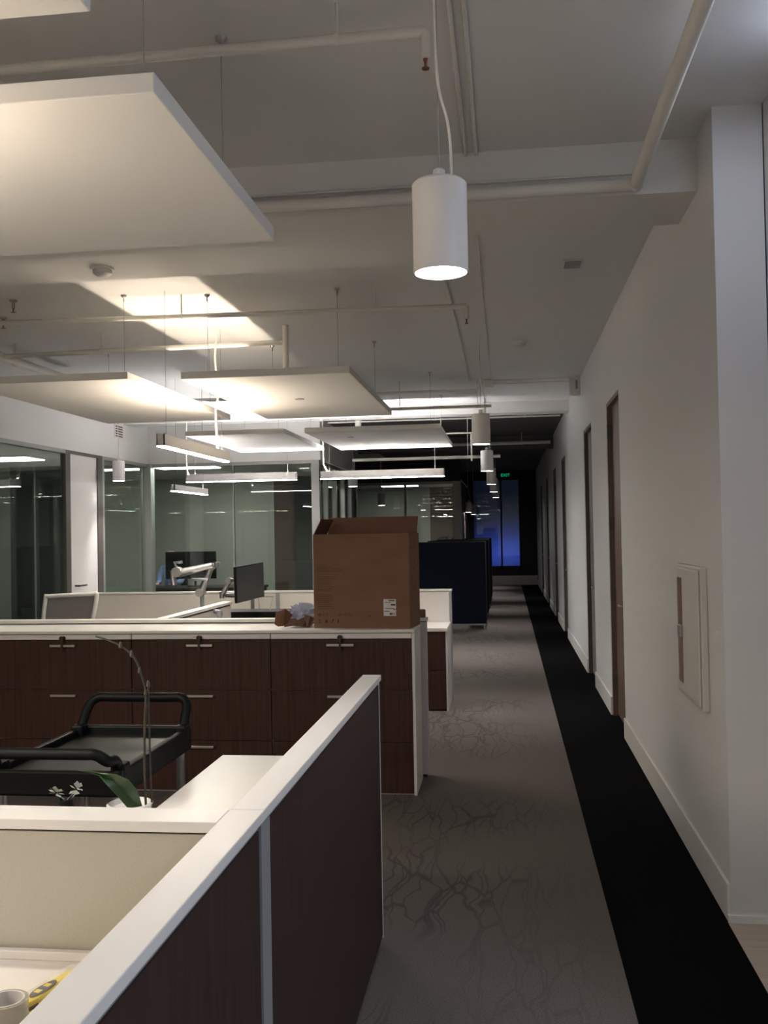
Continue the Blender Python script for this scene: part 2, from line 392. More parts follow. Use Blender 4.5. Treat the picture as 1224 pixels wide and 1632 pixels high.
# far meeting room (glass front at y = 23)
struct('ceiling_office', B(-4.8, -1.05, 23, 27, 2.78, 2.83), 'soffit')['kind'] = 'structure'
struct('wall_far_soffit', B(-4.8, -1.05, 22.95, 23.05, 2.78, CZ), 'dark')
struct('wall_far_back', B(-4.8, -2.02, 26.0, 26.1, 0, 2.78), 'offwall')
struct('wall_far_back', B(-2.02, -1.05, 26.0, 26.1, 0, 2.78), 'brownwall')
struct('wall_far_side', B(-4.8, -4.7, 23, 26, 0, 2.78), 'dark')
struct('wall_far_side', B(-1.15, -1.05, 23.1, 26, 0, 2.78), 'brownwall')
struct('wall_column', B(-1.23, -1.04, 22.85, 23.05, 0, 2.78), 'frame')
for a, b_ in ((-4.7, -3.6), (-3.6, -2.4), (-2.4, -1.25)):
    f = BM(); box(f, a, a+.06, 22.98, 23.04, 0, 2.78); box(f, a+.06, b_, 22.98, 23.04, 0, .08); box(f, a+.06, b_, 22.98, 23.04, 2.72, 2.78)
    pane('w', f, B(a+.06, b_, 23.0, 23.012, .08, 2.72))

def office_light(x0, x1, y0, y1, z, label, st):
    t = thing('ceiling_light', label, 'lamp', ((x0+x1)/2, (y0+y1)/2, z-.04))
    obj('frame', B(x0, x1, y0, y1, z-.03, z, bev=.004), 'fixture', t)
    obj('diffuser', B(x0+.03, x1-.03, y0+.03, y1-.03, z-.042, z-.03), emission('office diffuser', (1, 1, .95), st), t)
office_light(-5.45, -4.45, 14.5, 15.0, GT, 'bright ceiling light just inside the glass office with the seated person', 3.0)
office_light(-5.6, -4.4, 16.6, 17.1, GT, 'ceiling light deeper inside the glass office, over the seated person', 2.2)
office_light(-7.4, -6.2, 12.0, 12.6, GT, 'ceiling light in the left glass office beside the white door', 1.6)
office_light(-3.1, -2.15, 24.0, 24.4, 2.78, 'bright ceiling light in the far meeting room behind the carton', 3.2)

# ================================================================ WORKSTATION PARTITIONS
PX0, PX1 = -.578, -.505         # cap edges of the aisle partition
def aisle_partition(y0, y1, label, end=False):
    t = thing('partition', label, 'partition', (-.54, (y0+y1)/2, 0), 'walnut partitions along the aisle')
    obj('core', B(-.562, -.524, y0+.004, y1-.004, .02, 1.012), 'lam_side', t)
    obj('wood_panel', B(-.524, -.515, y0+(.0 if not end else .075), y1-(.0 if end else .0)-.012, .03, 1.012), 'wood_flat', t)
    obj('tack_panel', B(-.570, -.562, y0+.01, y1-.01, .03, 1.012), 'fabric', t)
    obj('reveal', B(-.567, -.519, y0+.004, y1-.004, 1.012, 1.030), 'strip', t)
    obj('cap', B(PX0, PX1, y0+.0008, y1-.0008, 1.030, 1.052, bev=.002), 'cap', t)
    obj('foot', B(-.555, -.53, y0+.02, y1-.03, 0, .02), 'gap', t)
    if end:
        obj('seam_post', B(-.526, -.513, y0+.0, y0+.073, .02, 1.03), 'strip', t)
        obj('end_trim', B(-.570, -.513, y1-.012, y1, .02, 1.03), 'lam_side', t)
    return t
aisle_partition(.2, 1.965, 'nearest walnut-faced partition beside the aisle, running out of the bottom of the photo under a white cap')
aisle_partition(1.965, 3.84, 'walnut-faced partition ending beside the aisle, beyond the grey seam strip', True)
def cross_partition(x0, x1, y0, y1, zt, label, face, back='lam_side'):
    t = thing('partition', label, 'partition', ((x0+x1)/2, (y0+y1)/2, 0))
    obj('core', B(x0+.004, x1-.006, y0+.014, y1-.014, .02, zt-.027), 'lam_side', t)
    obj('tack_panel', B(x0+.01, x1-.012, y0+.006, y0+.014, .05, zt-.027), face, t)
    obj('rear_panel', B(x0+.01, x1-.012, y1-.014, y1-.006, .05, zt-.027), back, t)
    obj('reveal', B(x0+.004, x1-.008, y0+.012, y1-.012, zt-.027, zt-.022), 'gap', t)
    obj('cap', B(x0, x1, y0, y1, zt-.022, zt, bev=.002), 'cap', t)
    obj('foot', B(x0+.05, x1-.02, y0+.03, y1-.03, 0, .02), 'gap', t)
    return t
cross_partition(-3.6, PX0-.001, 1.872, 1.965, 1.052, 'low white-capped partition with beige tack panel, behind the tape roll on the front desk', 'fabric')
# worktop of the nearest desk
t = thing('desk', 'white desk in the lower left corner below the beige tack panel', 'desk', (-1.8, 1.3, 0))
obj('desktop', B(-3.4, -.574, .7, 1.868, .746, .776, bev=.003), 'lam', t)
obj('desk_rail', B(-3.4, -.574, 1.855, 1.871, .776, .794, bev=.002), 'lam', t)
for x in (-3.36, -.62): obj('leg', B(x, x+.04, .8, 1.8, 0, .746), 'lam_side', t)
# return worktop of the second workstation
t = thing('desk', 'white return worktop between the black cart and the aisle partition', 'desk', (-.86, 2.9, 0))
obj('desktop', B(-1.14, -.574, 2.0, 3.78, .712, .742, bev=.003), 'lam', t)
obj('support_panel', B(-1.13, -1.105, 2.05, 3.74, 0, .712), 'lam_side', t)
obj('modesty_panel', B(-1.105, -.58, 3.72, 3.74, .1, .712), 'lam_side', t)
t = thing('desk', 'white worktop behind the low partition, carrying the orchid', 'desk', (-2.4, 2.3, 0))
obj('desktop', B(-3.4, -1.143, 2.0, 2.68, .712, .742, bev=.003), 'lam', t)
for x in (-3.36, -1.2): obj('leg', B(x, x+.04, 2.02, 2.6, 0, .712), 'lam_side', t)

# ================================================================ FILE CABINETS + WORKTOP
CY = 5.96
labels = ['walnut three-drawer lateral file cabinet at the left edge of the photo, behind the black cart',
          'middle walnut three-drawer lateral file cabinet, behind the orchid stem and the cart handle',
          'walnut three-drawer lateral file cabinet under the carton, at the aisle end of the row']
cols = [(-3.29, -2.385), (-2.385, -1.478), (-1.478, -.590)]
for (x0, x1), lb in zip(cols, labels):
    t = thing('file_cabinet', lb, 'cabinet', ((x0+x1)/2, CY+.2, 0), 'walnut lateral file cabinets under the white worktop')
    obj('body', B(x0+.002, x1-.002, CY+.02, CY+.42, .0, .994), 'lam_side', t)
    if x1 > -.6: obj('end_panel', B(x1-.001, x1+.016, CY+.001, CY+.42, 0, .994), 'lam', t)
    obj('top_rail', B(x0+.003, x1-.003, CY, CY+.02, .961, .992, bev=.0015), 'lam', t)
    for k, (z0, z1) in enumerate(((.012, .322), (.327, .640), (.645, .958))):
        dr = obj('drawer', B(x0+.003, x1-.003, CY, CY+.02, z0, z1, bev=.0015), 'wood', t)
        xc = (x0+x1)/2; zc = z1-.035
        h = BM(); box(h, xc-.085, xc+.085, CY-.028, CY-.018, zc-.008, zc+.008, bev=.002)
        box(h, xc-.08, xc-.07, CY-.02, CY, zc-.005, zc+.005); box(h, xc+.07, xc+.08, CY-.02, CY, zc-.005, zc+.005)
        obj('handle', h, 'steel', dr)
        if k == 2:
            h = BM(); tube(h, [(xc, CY-.006, z1+.012), (xc, CY, z1+.012)], .013, 14)
            box(h, xc-.004, xc+.004, CY-.035, CY-.005, z1-.0, z1+.016); tube(h, [(xc, CY-.038, z1+.014), (xc, CY-.030, z1+.014)], .015, 14)
            box(h, xc-.006, xc+.006, CY-.036, CY-.030, z1-.065, z1+.012)
            o = obj('lock_key', h, 'pblack', dr)
t = obj('worktop', B(-3.6, -.573, CY-.012, CY+.425, .996, 1.016, bev=.004), 'lam')
tag(t, 'long white worktop over the walnut file cabinets, with the carton standing on it', 'worktop')

cross_partition(-3.9, -.53, 6.39, 6.48, 1.047, 'long partition with thin white cap directly behind the file cabinets and carton', 'lam_side')
# partition running back from it
t = thing('partition', 'white-capped partition running away from the viewer between the chair and the black monitor', 'partition', (-2.37, 7.28, 0))
obj('core', B(-2.395, -2.345, 6.485, 8.08, .02, 1.01), 'whitefab', t)
obj('reveal', B(-2.392, -2.348, 6.487, 8.07, 1.01, 1.027), 'gap', t)
obj('cap', B(-2.41, -2.33, 6.482, 8.08, 1.027, 1.049, bev=.002), 'cap', t)
t = thing('partition', 'widest pale partition at the far side of the monitors, in front of the navy screens', 'partition', (-2.4, 9.39, 0))
obj('core', B(-4.38, -.55, 9.365, 9.425, .02, 1.035), 'lam_side', t)
for a, b_, m in ((-4.37, -2.26, 'whitefab'), (-2.22, -.56, 'lam')):
    obj('tack_panel', B(a, b_, 9.355, 9.365, .05, 1.03), m, t)
obj('seam_post', B(-2.26, -2.22, 9.350, 9.365, .05, 1.035), 'strip', t)
obj('end_trim', B(-.55, -.537, 9.355, 9.435, .0, 1.035), 'strip', t)
obj('cap', B(-4.39, -.532, 9.35, 9.44, 1.037, 1.055, bev=.002), 'cap', t)
# desks in the second bay, end pedestal by the aisle
t = thing('desk', 'white desk with walnut end pedestal behind the file cabinets by the aisle', 'desk', (-.9, 9.0, 0))
obj('desktop', B(-2.2, -.545, 8.74, 9.348, .712, .745, bev=.003), 'lam', t)
ped = obj('pedestal', B(-.735, -.565, 8.78, 9.34, .01, .712), 'lam_side', t)
for z0, z1 in ((.015, .36), (.365, .708)):
    dr = obj('drawer', B(-.733, -.567, 8.755, 8.78, z0, z1, bev=.0015), 'wood', ped)
obj('side_panel', B(-.562, -.547, 8.755, 9.348, 0, .712), 'lam_side', t)
obj('leg', B(-2.18, -2.14, 8.78, 9.3, 0, .712), 'lam_side', t)
t = thing('desk', 'white desk left of the monitor, in front of the far pale partition', 'desk', (-3.3, 9.0, 0))
obj('desktop', B(-4.3, -2.25, 8.6, 9.348, .712, .745, bev=.003), 'lam', t)
for x in (-4.26, -2.32): obj('leg', B(x, x+.04, 8.65, 9.3, 0, .712), 'lam_side', t)
t = thing('desk', 'narrow white desk beside the partition that runs away from the viewer, under the silver arm', 'desk', (-2.2, 7.3, 0))
obj('desktop', B(-2.343, -1.75, 6.49, 8.08, .712, .742, bev=.003), 'lam', t)
for y in (6.55, 8.0): obj('leg', B(-2.3, -1.8, y, y+.04, 0, .712), 'lam_side', t)
t = obj('equipment_box', B(-2.66, -1.98, 8.72, 9.05, .745, .905, bev=.006), 'blackp')
tag(t, 'flat black box lying on the desks below the black monitor', 'box')

# navy high-back screens
def navy_unit(y, x0, label, i):
    t = thing('desk_screen', label, 'screen', ((x0-.33)/2, y, 0), 'navy felt workstation screens beside the aisle')
    obj('front_panel', B(x0, -.355, y, y+.05, .09, 1.42, bev=.01), 'navy', t)
    obj('side_panel', B(-.40, -.355, y+.05, y+1.15, .09, 1.42, bev=.01), 'navy', t)
    obj('top_edge', B(x0, -.35, y-.003, y+.053, 1.42, 1.432, bev=.003), 'gap', t)
    obj('foot_rail', B(x0, -.36, y+.005, y+.045, .065, .088), 'alu', t)
    for k, (x, yy) in enumerate(((-.40, y+.005), (x0+.02, y+.005), (-.40, y+1.10))):
        obj('leg', B(x, x+.03, yy, yy+.03, 0, .066), 'alu', t)
    return t
for i, (y, x0, lb) in enumerate(((15.95, -1.5, 'nearest tall navy screen standing on a thin metal rail, right of the carton'),
                   (18.0, -1.45, 'second navy screen along the aisle, just behind the nearest one'),
                   (20.1, -1.45, 'third navy screen along the aisle, counted from the carton'),
                   (22.2, -.95, 'fourth navy screen along the aisle, farthest from the carton'))): navy_unit(y, x0, lb, i)

# ================================================================ ACOUSTIC CEILING CLOUDS
def cloud(x0, x1, y0, y1, z, label, button=None):
    t = thing('ceiling_cloud', label, 'acoustic panel', ((x0+x1)/2, (y0+y1)/2, z), 'white acoustic panels hung below the slab')
    obj('panel', B(x0, x1, y0, y1, z, z+.052, bev=.003), 'panel', t)
    for x in (x0+.12, x1-.12):
        for y in (y0+.25, y1-.25):
            cb = BM(); tube(cb, [(x, y, z+.05), (x, y, CZ-.015)], .0016, 6); c = obj('hanging_cable', cb, 'wire', t)
            g = BM(); lathe(g, [(.0, -.0), (.022, 0), (.018, -.012), (.006, -.02), (.006, -.05), (0, -.05)], (x, y, CZ), 14); obj('ceiling_anchor', g, 'alu', c, True)
    if button:
        g = BM(); lathe(g, [(.0, -.006), (.035, -.006), (.04, 0), (0, 0)], (button[0], button[1], z), 20); o = obj('button', g, 'strip', t, True)
    return t
cloud(-3.27, -.835, .69, 1.91, 2.71, 'acoustic panel cut off by the top left corner of the photo')
cloud(-3.27, -.838, 2.285, 3.53, 2.71, 'largest white acoustic panel hanging at the upper left, nearest to the viewer')
cloud(-3.81, -2.59, 6.46, 9.0, 2.71, 'white acoustic panel at the left edge, glowing along its right edge')
cloud(-2.24, -1.045, 6.56, 9.04, 2.71, 'white acoustic panel over the middle of the office, small grey button underneath', (-1.65, 7.75))
cloud(-3.5, -2.38, 10.35, 12.66, 2.71, 'far acoustic panel on the left, near the glass offices')
cloud(-2.16, -.68, 10.37, 12.70, 2.71, 'far acoustic panel above the linear lamp nearest the aisle', (-1.75, 11.0))

# ================================================================ LINEAR PENDANTS
def linear(x0, x1, y0, y1, z, label, dn, up, cordpts=None, w=.058, hgt=.085, hang=True):
    t = thing('linear_pendant_lamp', label, 'lamp', ((x0+x1)/2, (y0+y1)/2, z), 'white linear pendant lamps')
    al = abs(x1-x0) > abs(y1-y0)
    if al: a = (x0, x1, y0-w/2, y0+w/2)
    else: a = (x0-w/2, x0+w/2, y0, y1)
    q = .008
    hs = BM()
    box(hs, a[0], a[1], a[2], a[2]+q, z+.002, z+hgt); box(hs, a[0], a[1], a[3]-q, a[3], z+.002, z+hgt)
    box(hs, a[0], a[0]+q, a[2], a[3], z+.002, z+hgt); box(hs, a[1]-q, a[1], a[2], a[3], z+.002, z+hgt)
    box(hs, a[0]+q, a[1]-q, a[2]+q, a[3]-q, z+.02, z+hgt-.012)
    obj('housing', hs, 'fixture', t)
    obj('lower_lens', B(a[0]+.002, a[1]-.002, a[2]+.002, a[3]-.002, z-.006, z+.0015), dn, t)
    obj('upper_lens', B(a[0]+q, a[1]-q, a[2]+(q if al else .22), a[3]-q, z+hgt-.011, z+hgt-.006), up, t)
    if hang:
        ends = [((x0+.12) if al else x0, y0 if al else y0+.12), ((x1-.12) if al else x0, y0 if al else y1-.12)]
        for x, y in ends:
            cb = BM(); tube(cb, [(x, y, z+hgt-.01), (x, y, CZ)], .0016, 6); obj('hanging_cable', cb, 'wire', t)
    if cordpts:
        cb = BM(); tube(cb, smooth_path(cordpts, 5), .009, 8); obj('power_cord', cb, 'cord', t, True)
    return t
zl = 2.245
linear(-2.38, -2.38, 6.52, 8.12, zl, 'warm linear lamp pointing away from the viewer, in the gap between two acoustic panels', E_warm_dn, E_warm_up,
       [(-2.37, 7.85, zl+.08), (-2.385, 7.85, zl+.4), (-2.36, 7.85, 2.8), (-2.38, 7.84, 3.1), (-2.36, 7.85, 3.3)])
zf = 2.330
linear(-4.26, -2.75, 12.66, 12.66, zf, 'white linear lamp seen side-on in front of the glass offices', E_neut_dn, E_neut_up,
       [(-4.17, 12.66, zf+.08), (-4.25, 12.66, zf+.14), (-4.26, 12.66, 2.8), (-4.25, 12.66, 3.3)], w=.07, hgt=.10)
linear(-2.43, -.79, 12.68, 12.68, zf, 'white linear lamp seen side-on above the carton', E_neut_dn, E_neut_up,
       [(-2.33, 12.68, zf+.09), (-2.38, 12.68, zf+.18), (-2.39, 12.68, 2.6), (-2.39, 12.68, 3.3)], w=.07, hgt=.10)
linear(-3.61, -3.61, 10.25, 11.45, 2.105, 'smallest linear lamp, low in front of the glass corner', E_neut_dn, E_neut_up, None, w=.05, hgt=.07)
linear(-3.05, -1.45, 2.1, 2.1, zl, 'linear lamp beyond the left edge below the largest acoustic panel', E_warm_dn, emission('warm dim upper lens', WARM, FIX_UP*.62))

# ================================================================ CYLINDER PENDANTS
def cyl_lamp(x, y, z, label, r=.081, h=.27, cord=True, pw=20):
    t = thing('cylinder_pendant_lamp', label, 'lamp', (x, y, z), 'white cylinder pendant lamps')
    g = BM(); lathe(g, [(r-.012, .012), (r-.004, 0), (r, .0), (r, h-.008), (r-.008, h), (.0, h)], (x, y, z), 40)
    lathe(g, [(r-.004, 0), (r-.012, .035), (0, .035)], (x, y, z), 40)
    obj('shade', g, 'fixture', t, True)
    g = BM(); lathe(g, [(0, .001), (r-.007, .001), (r-.007, .006), (0, .006)], (x, y, z), 32); obj('lens', g, E_spot, t)
    sl = bpy.data.lights.new('downlight', 'SPOT'); sl.energy = pw; sl.spot_size = R(72); sl.spot_blend = .8; sl.shadow_soft_size = .05; sl.color = (1, .96, .92)
    so = bpy.data.objects.new('downlight', sl); COL.objects.link(so); so.parent = t; so.location = (0, 0, -.002)
    g = BM(); lathe(g, [(.018, h), (.018, h+.035), (.012, h+.04), (0, h+.04)], (x, y, z), 16); obj('cable_gland', g, 'white_pl', t, True)
    g = BM(); tube(g, [(x, y, z+h+.03), (x, y, CZ)], .0018, 6); obj('hanging_cable', g, 'wire', t)
    if cord:
        g = BM(); tube(g, smooth_path([(x+.035, y, z+h-.001), (x+.036, y, z+h+.08), (x+.028, y, z+h+.18), (x+.004, y, z+h+.28), (x-.004, y, z+h+.42), (x-.004, y, z+h+.66), (x+.002, y, CZ)], 5), .0042, 8)
        obj('power_cord', g, 'cord', t, True)
    return t
cyl_lamp(-.177, 2.86, 2.38, 'largest cylinder lamp, nearest to the viewer over the aisle, with looping white cord', pw=3)
c2 = cyl_lamp(-.207, 8.68, 2.38, 'second cylinder lamp over the aisle, smaller than the nearest and hiding part of the third')
for y, lb in ((12.7, 'third cylinder lamp over the aisle'), (16.45, 'fourth cylinder lamp over the aisle, half hidden behind the third'),
              (19.8, 'fifth cylinder lamp over the aisle, counted from the viewer'), (23.3, 'farthest cylinder lamp over the aisle, before the blue window')):
    dup(c2, (-.235, y, 2.38), lb)
dup(c2, (-5.15, 12.5, 2.36), 'cylinder lamp hanging in front of the left glass offices')
dup(c2, (-2.6, 16.5, 2.40), 'small cylinder lamp just below the linear lamp above the carton')
cyl_lamp(-2.75, 21.5, 2.2, 'small dark-looking cylinder lamp, stand-in for a reflection, in front of the far lit meeting room')  # added lamp body in place of a dark reflection in the room's glass
cyl_lamp(-.95, 24.9, 2.07, 'upper of two added cylinder lamps standing in for lamp reflections beyond the navy screens')  # added lamp in place of a reflection in the end window
cyl_lamp(-.9, 27.2, 2.05, 'lower of two added cylinder lamps standing in for lamp reflections beyond the navy screens')  # likewise added for the lower reflection in the end window

# ================================================================ PIPES, CONDUITS, CEILING DEVICES
def pipe(name, pts, r, label, cat='pipe', m='pipe', sp=None, hangers=(), group=None):
    t = thing(name, label, cat, tuple(pts[0]), group)
    g = BM()
    for a, b_ in zip(pts, pts[1:]): tube(g, [a, b_], r, 14)
    for p in pts[1:-1]:
        q = bmesh.new(); bmesh.ops.create_uvsphere(q, u_segments=14, v_segments=10, radius=r*1.18)
        for v in q.verts: v.co += Vector(p)
        merge(g, q)
    obj('run', g, m, t, True)
    for (x, y, z) in hangers:
        h = BM(); tube(h, [(x, y, z+r), (x, y, CZ)], .006, 8); tube(h, [(x-.008, y, z), (x+.008, y, z)], r*1.25, 14); obj('hanger', h, m, t, True)
    if sp:
        x, y, z = sp
        h = BM(); tube(h, [(x, y, z), (x, y, z-.09)], r*.95, 12); o = obj('drop', h, m, t, True)
        h = BM(); lathe(h, [(0, 0), (.008, 0), (.005, -.012), (.004, -.028), (.013, -.030), (.012, -.034), (0, -.034)], (x, y, z-.09), 14); obj('sprinkler_head', h, 'brass', o, True)
    return t
pipe('sprinkler_pipe', [(-3.9, 3.19, 3.24), (-.23, 3.12, 3.24)], .018, 'pipe crossing the top of the photo and ending behind the nearest lamp cord', sp=(-.23, 3.12, 3.24), hangers=[(-.52, 3.125, 3.24), (-2.6, 3.16, 3.24)])
pipe('wall_pipe', [(.605, -2.9, 3.155), (.605, 4.438, 3.155), (-5.3, 4.438, 3.155)], .028, 'thick pipe along the right wall turning left under the nearest beam', hangers=[(.605, 1.0, 3.155)])
pipe('conduit', [(-5.2, 4.462, 3.215), (.60, 4.462, 3.215)], .006, 'thin conduit along the nearest beam above the thick pipe')
pipe('sprinkler_pipe', [(-4.0, 6.7, 3.2), (-.25, 6.86, 3.2)], .018, 'sprinkler pipe crossing the bright ceiling patch and ending left of the aisle conduit', sp=(-.25, 6.86, 3.2), hangers=[(-2.3, 6.77, 3.2), (-.9, 6.83, 3.2)])
pipe('sprinkler_pipe', [(-4.3, 7.95, 3.2), (-1.80, 7.85, 3.2)], .022, 'sprinkler pipe just beyond the bright ceiling patch, above the hung panels', hangers=[(-3.4, 7.91, 3.2)])
pipe('drop_pipe', [(-1.78, 7.85, 3.34), (-1.78, 7.85, 2.79)], .026, 'short vertical pipe dropping to the acoustic panel with the grey button')
pipe('sprinkler_main', [(-4.42, -2, 3.2), (-4.32, 9.6, 3.2)], .04, 'thick cream pipe slanting down from the left edge towards the glass offices', hangers=[(-4.33, 8.2, 3.2)])
pipe('conduit', [(-.153, -2.5, 3.35), (-.153, 4.47, 3.35)], .009, 'left of the two dark conduits running down the ceiling beside the nearest lamp')
pipe('conduit', [(-.105, -2.5, 3.35), (-.105, 4.47, 3.35)], .009, 'right of the two dark conduits running down the ceiling beside the nearest lamp')
pipe('conduit', [(-.385, 4.96, 3.345), (-.385, 11.2, 3.345)], .013, 'wider conduit running down the ceiling between the two ceiling beams')
pipe('conduit', [(-.14, 4.96, 3.35), (-.14, 11.3, 3.35)], .006, 'thinner conduit running down the ceiling between the two ceiling beams')
pipe('conduit', [(-.12, 11.335, 3.348), (.76, 11.335, 3.348)], .008, 'nearer of two conduits crossing the ceiling to the strobe box')
pipe('conduit', [(-.12, 11.60, 3.35), (.80, 11.60, 3.35)], .006, 'farther of two conduits crossing the ceiling to the strobe box')
pipe('sprinkler_pipe', [(-3.6, 10.9, 3.18), (-.30, 10.9, 3.18)], .02, 'pale pipe crossing above the two far acoustic panels')
pipe('sprinkler_pipe', [(-2.4, 11.2, 3.04), (-.14, 11.2, 3.04)], .018, 'pale pipe ending in mid-air left of the second aisle lamp', hangers=[(-1.2, 11.2, 3.04), (-.3, 11.2, 3.04)])
pipe('dark_zone_pipe', [(-2.3, 14.6, 2.71), (-.07, 14.55, 2.71)], .024, 'long thin pipe crossing the dark ceiling zone behind the linear lamp', hangers=[(-.55, 14.56, 2.71)])
pipe('dark_zone_pipe', [(-1.6, 13.85, 3.0), (-.47, 13.85, 3.0), (-.47, 13.85, 2.6)], .012, 'thin pipe with a right-angle drop above the far acoustic panel', hangers=[(-.9, 13.85, 3.0)])
pipe('ceiling_duct', [(-2.1, 13.9, 2.85), (-2.1, 13.9, 3.32)], .045, 'stubby vertical duct in the dark zone above the far acoustic panel')
pipe('dark_zone_pipe', [(-2.6, 17.4, 3.15), (.8, 17.4, 3.15)], .03, 'faint pipe crossing the dark ceiling before the blue window', hangers=[(-1.2, 17.4, 3.15), (.3, 17.4, 3.15)])
pipe('dark_zone_pipe', [(-2.6, 14.2, 3.25), (.8, 14.2, 3.25)], .014, 'thin faint pipe high in the dark ceiling zone, right behind the far beam', hangers=[(-1.0, 14.2, 3.25), (.3, 14.2, 3.25)])
t = thing('junction_box', 'small junction box on the ceiling where the aisle conduits end', 'box', (-.17, 11.31, 3.28))
obj('box_body', B(-.215, -.12, 11.29, 11.37, 3.28, 3.36, bev=.004), 'strip', t)
obj('cover_plate', B(-.218, -.117, 11.284, 11.29, 3.275, 3.357, bev=.002), 'pipe', t)
t = thing('strobe_alarm', 'white alarm strobe box high on the right wall, just before the dark ceiling', 'alarm', (.8, 11.3, 3.16))
obj('housing', B(.745, .868, 11.27, 11.35, 3.14, 3.345, bev=.008), 'cabwhite', t)
obj('lens', B(.815, .84, 11.262, 11.27, 3.21, 3.31, bev=.003), 'strobe', t)
t = thing('vent', 'small rectangular ceiling vent between the two beams, near the right wall', 'vent', (.46, 6.47, CZ))
obj('vent_frame', B(.40, .53, 6.36, 6.56, CZ-.012, CZ, bev=.003), 'cabwhite', t)
g = BM()
for k in range(6): box(g, .412, .518, 6.375+.03*k, 6.39+.03*k, CZ-.016, CZ-.012)
obj('louvres', g, 'strip', t)
def detector(x, y, label, CZ=CZ):
    t = thing('smoke_detector', label, 'smoke detector', (x, y, CZ), 'white ceiling smoke detectors')
    g = BM(); lathe(g, [(0, 0), (.07, 0), (.07, -.012), (0, -.012)], (x, y, CZ), 28); obj('base_plate', g, 'white_pl', t, True)
    g = BM(); lathe(g, [(.058, -.012), (.055, -.035), (.035, -.05), (0, -.052)], (x, y, CZ), 28); obj('sensor_head', g, 'lam_side', t, True)
detector(.156, 9.1, 'smoke detector on the ceiling right of the aisle lamps')
detector(-2.39, 5.59, 'smoke detector on the ceiling just below the largest acoustic panel', 3.24)
for x, y, lb in ((-3.55, 6.7, 'small dark sprinkler at upper left, nearest the acoustic panel edge'), (-3.9, 7.2, 'small dark sprinkler at upper left, nearest the left edge of the photo')):
    t = thing('ceiling_sprinkler', lb, 'sprinkler', (x, y, CZ))
    g = BM(); lathe(g, [(0, 0), (.03, 0), (.026, -.01), (.012, -.014), (.012, -.06), (0, -.06)], (x, y, CZ), 14); obj('stem', g, 'strip', t, True)
    g = BM(); lathe(g, [(0, -.06), (.006, -.06), (.004, -.085), (.022, -.088), (0, -.092)], (x, y, CZ), 14); obj('deflector', g, 'brass', t, True)
# recessed vent on the left soffit and exit sign
t = thing('vent', 'small square vent on the white soffit over the left glass offices', 'vent', (GX, 13.3, 3.08))
obj('vent_frame', B(GX, GX+.012, 13.0, 13.55, 3.0, 3.2, bev=.003), 'cabwhite', t)
g = BM()
for k in range(5): box(g, GX+.012, GX+.016, 13.03, 13.28, 3.02+.034*k, 3.04+.034*k)
obj('louvres', g, 'darkframe', t)

def text_bm(s, size, loc, rot, depth=.0006):
    cu = bpy.data.curves.new('txt', 'FONT'); cu.body = s; cu.size = size; cu.extrude = depth; cu.align_x = 'CENTER'; cu.align_y = 'CENTER'
    o = bpy.data.objects.new('txt', cu); COL.objects.link(o)
    bpy.context.view_layer.update()
    me = bpy.data.meshes.new_from_object(o.evaluated_get(bpy.context.evaluated_depsgraph_get()))
    bm = BM(); bm.from_mesh(me); bpy.data.meshes.remove(me); bpy.data.objects.remove(o); bpy.data.curves.remove(cu)
    mt = Matrix.Translation(loc) @ rot.to_4x4()
    bmesh.ops.transform(bm, matrix=mt, verts=bm.verts); return bm
FACE = Matrix.Rotation(R(90), 3, 'X')     # lettering that faces -Y
t = thing('exit_sign', 'green lit exit sign hanging over the far end of the aisle', 'sign', (.0, 27, 3.03), None)
obj('sign_plate', B(-.14, .14, 27, 27.02, 3.03, 3.19, bev=.004), 'dark', t)
g = BM(); tube(g, [(0, 27.01, 3.18), (0, 27.01, CZ-.03)], .01, 8); obj('stem', g, 'dark', t)
obj('letters', text_bm('EXIT', .12, Vector((0, 26.998, 3.11)), FACE), E_green, t)

# ================================================================ FIRE EXTINGUISHER CABINET ON THE RIGHT WALL
t = thing('extinguisher_cabinet', 'slim white extinguisher cabinet on the right wall with a narrow vertical window', 'cabinet', (WX, 4.76, .79))
obj('frame', B(WX-.03, WX, 4.47, 5.06, .79, 1.435, bev=.006), 'cabwhite', t)
dr = obj('door', B(WX-.042, WX-.03, 4.49, 5.04, .81, 1.42, bev=.006), 'cabwhite', t)
obj('door_window', B(WX-.0445, WX-.040, 4.875, 4.985, .86, 1.37), 'redbrown', dr)
obj('latch', B(WX-.058, WX-.042, 4.865, 4.93, 1.08, 1.14, bev=.004), 'alu', dr)

# ================================================================ CARTON AND SCRAPS ON THE WORKTOP
bx = bpy.data.objects.new('carton', None); COL.objects.link(bx)
bx.location = (-.603, 6.0, 1.0165); bx.rotation_euler = (0, 0, R(-7.5))
tag(bx, 'large open brown cardboard carton on the white worktop, by the aisle', 'box')
def local(name, bm, m, par, loc=(0, 0, 0)):
    bmesh.ops.recalc_face_normals(bm, faces=bm.faces)
    me = bpy.data.meshes.new(name); bm.to_mesh(me); bm.free(); me.materials.append(M_[m] if isinstance(m, str) else m)
    o = bpy.data.objects.new(name, me); COL.objects.link(o); o.parent = par; o.location = loc; return o
W, D, Hh, th = .625, .285, .592, .005
g = BM()
box(g, -W, 0, 0, th, 0, Hh); box(g, -W, 0, D-th, D, 0, Hh); box(g, -W, -W+th, th, D-th, 0, Hh); box(g, -th, 0, th, D-th, 0, Hh); box(g, -W+th, -th, th, D-th, 0, th)
local('body', g, 'cardboard', bx)
g = B(-W+.01, -.01, D-.004, D, Hh, Hh+.115, rot=Matrix.Rotation(R(-22), 3, 'X'), piv=(0, D, Hh)); local('flap', g, 'card_in', bx)
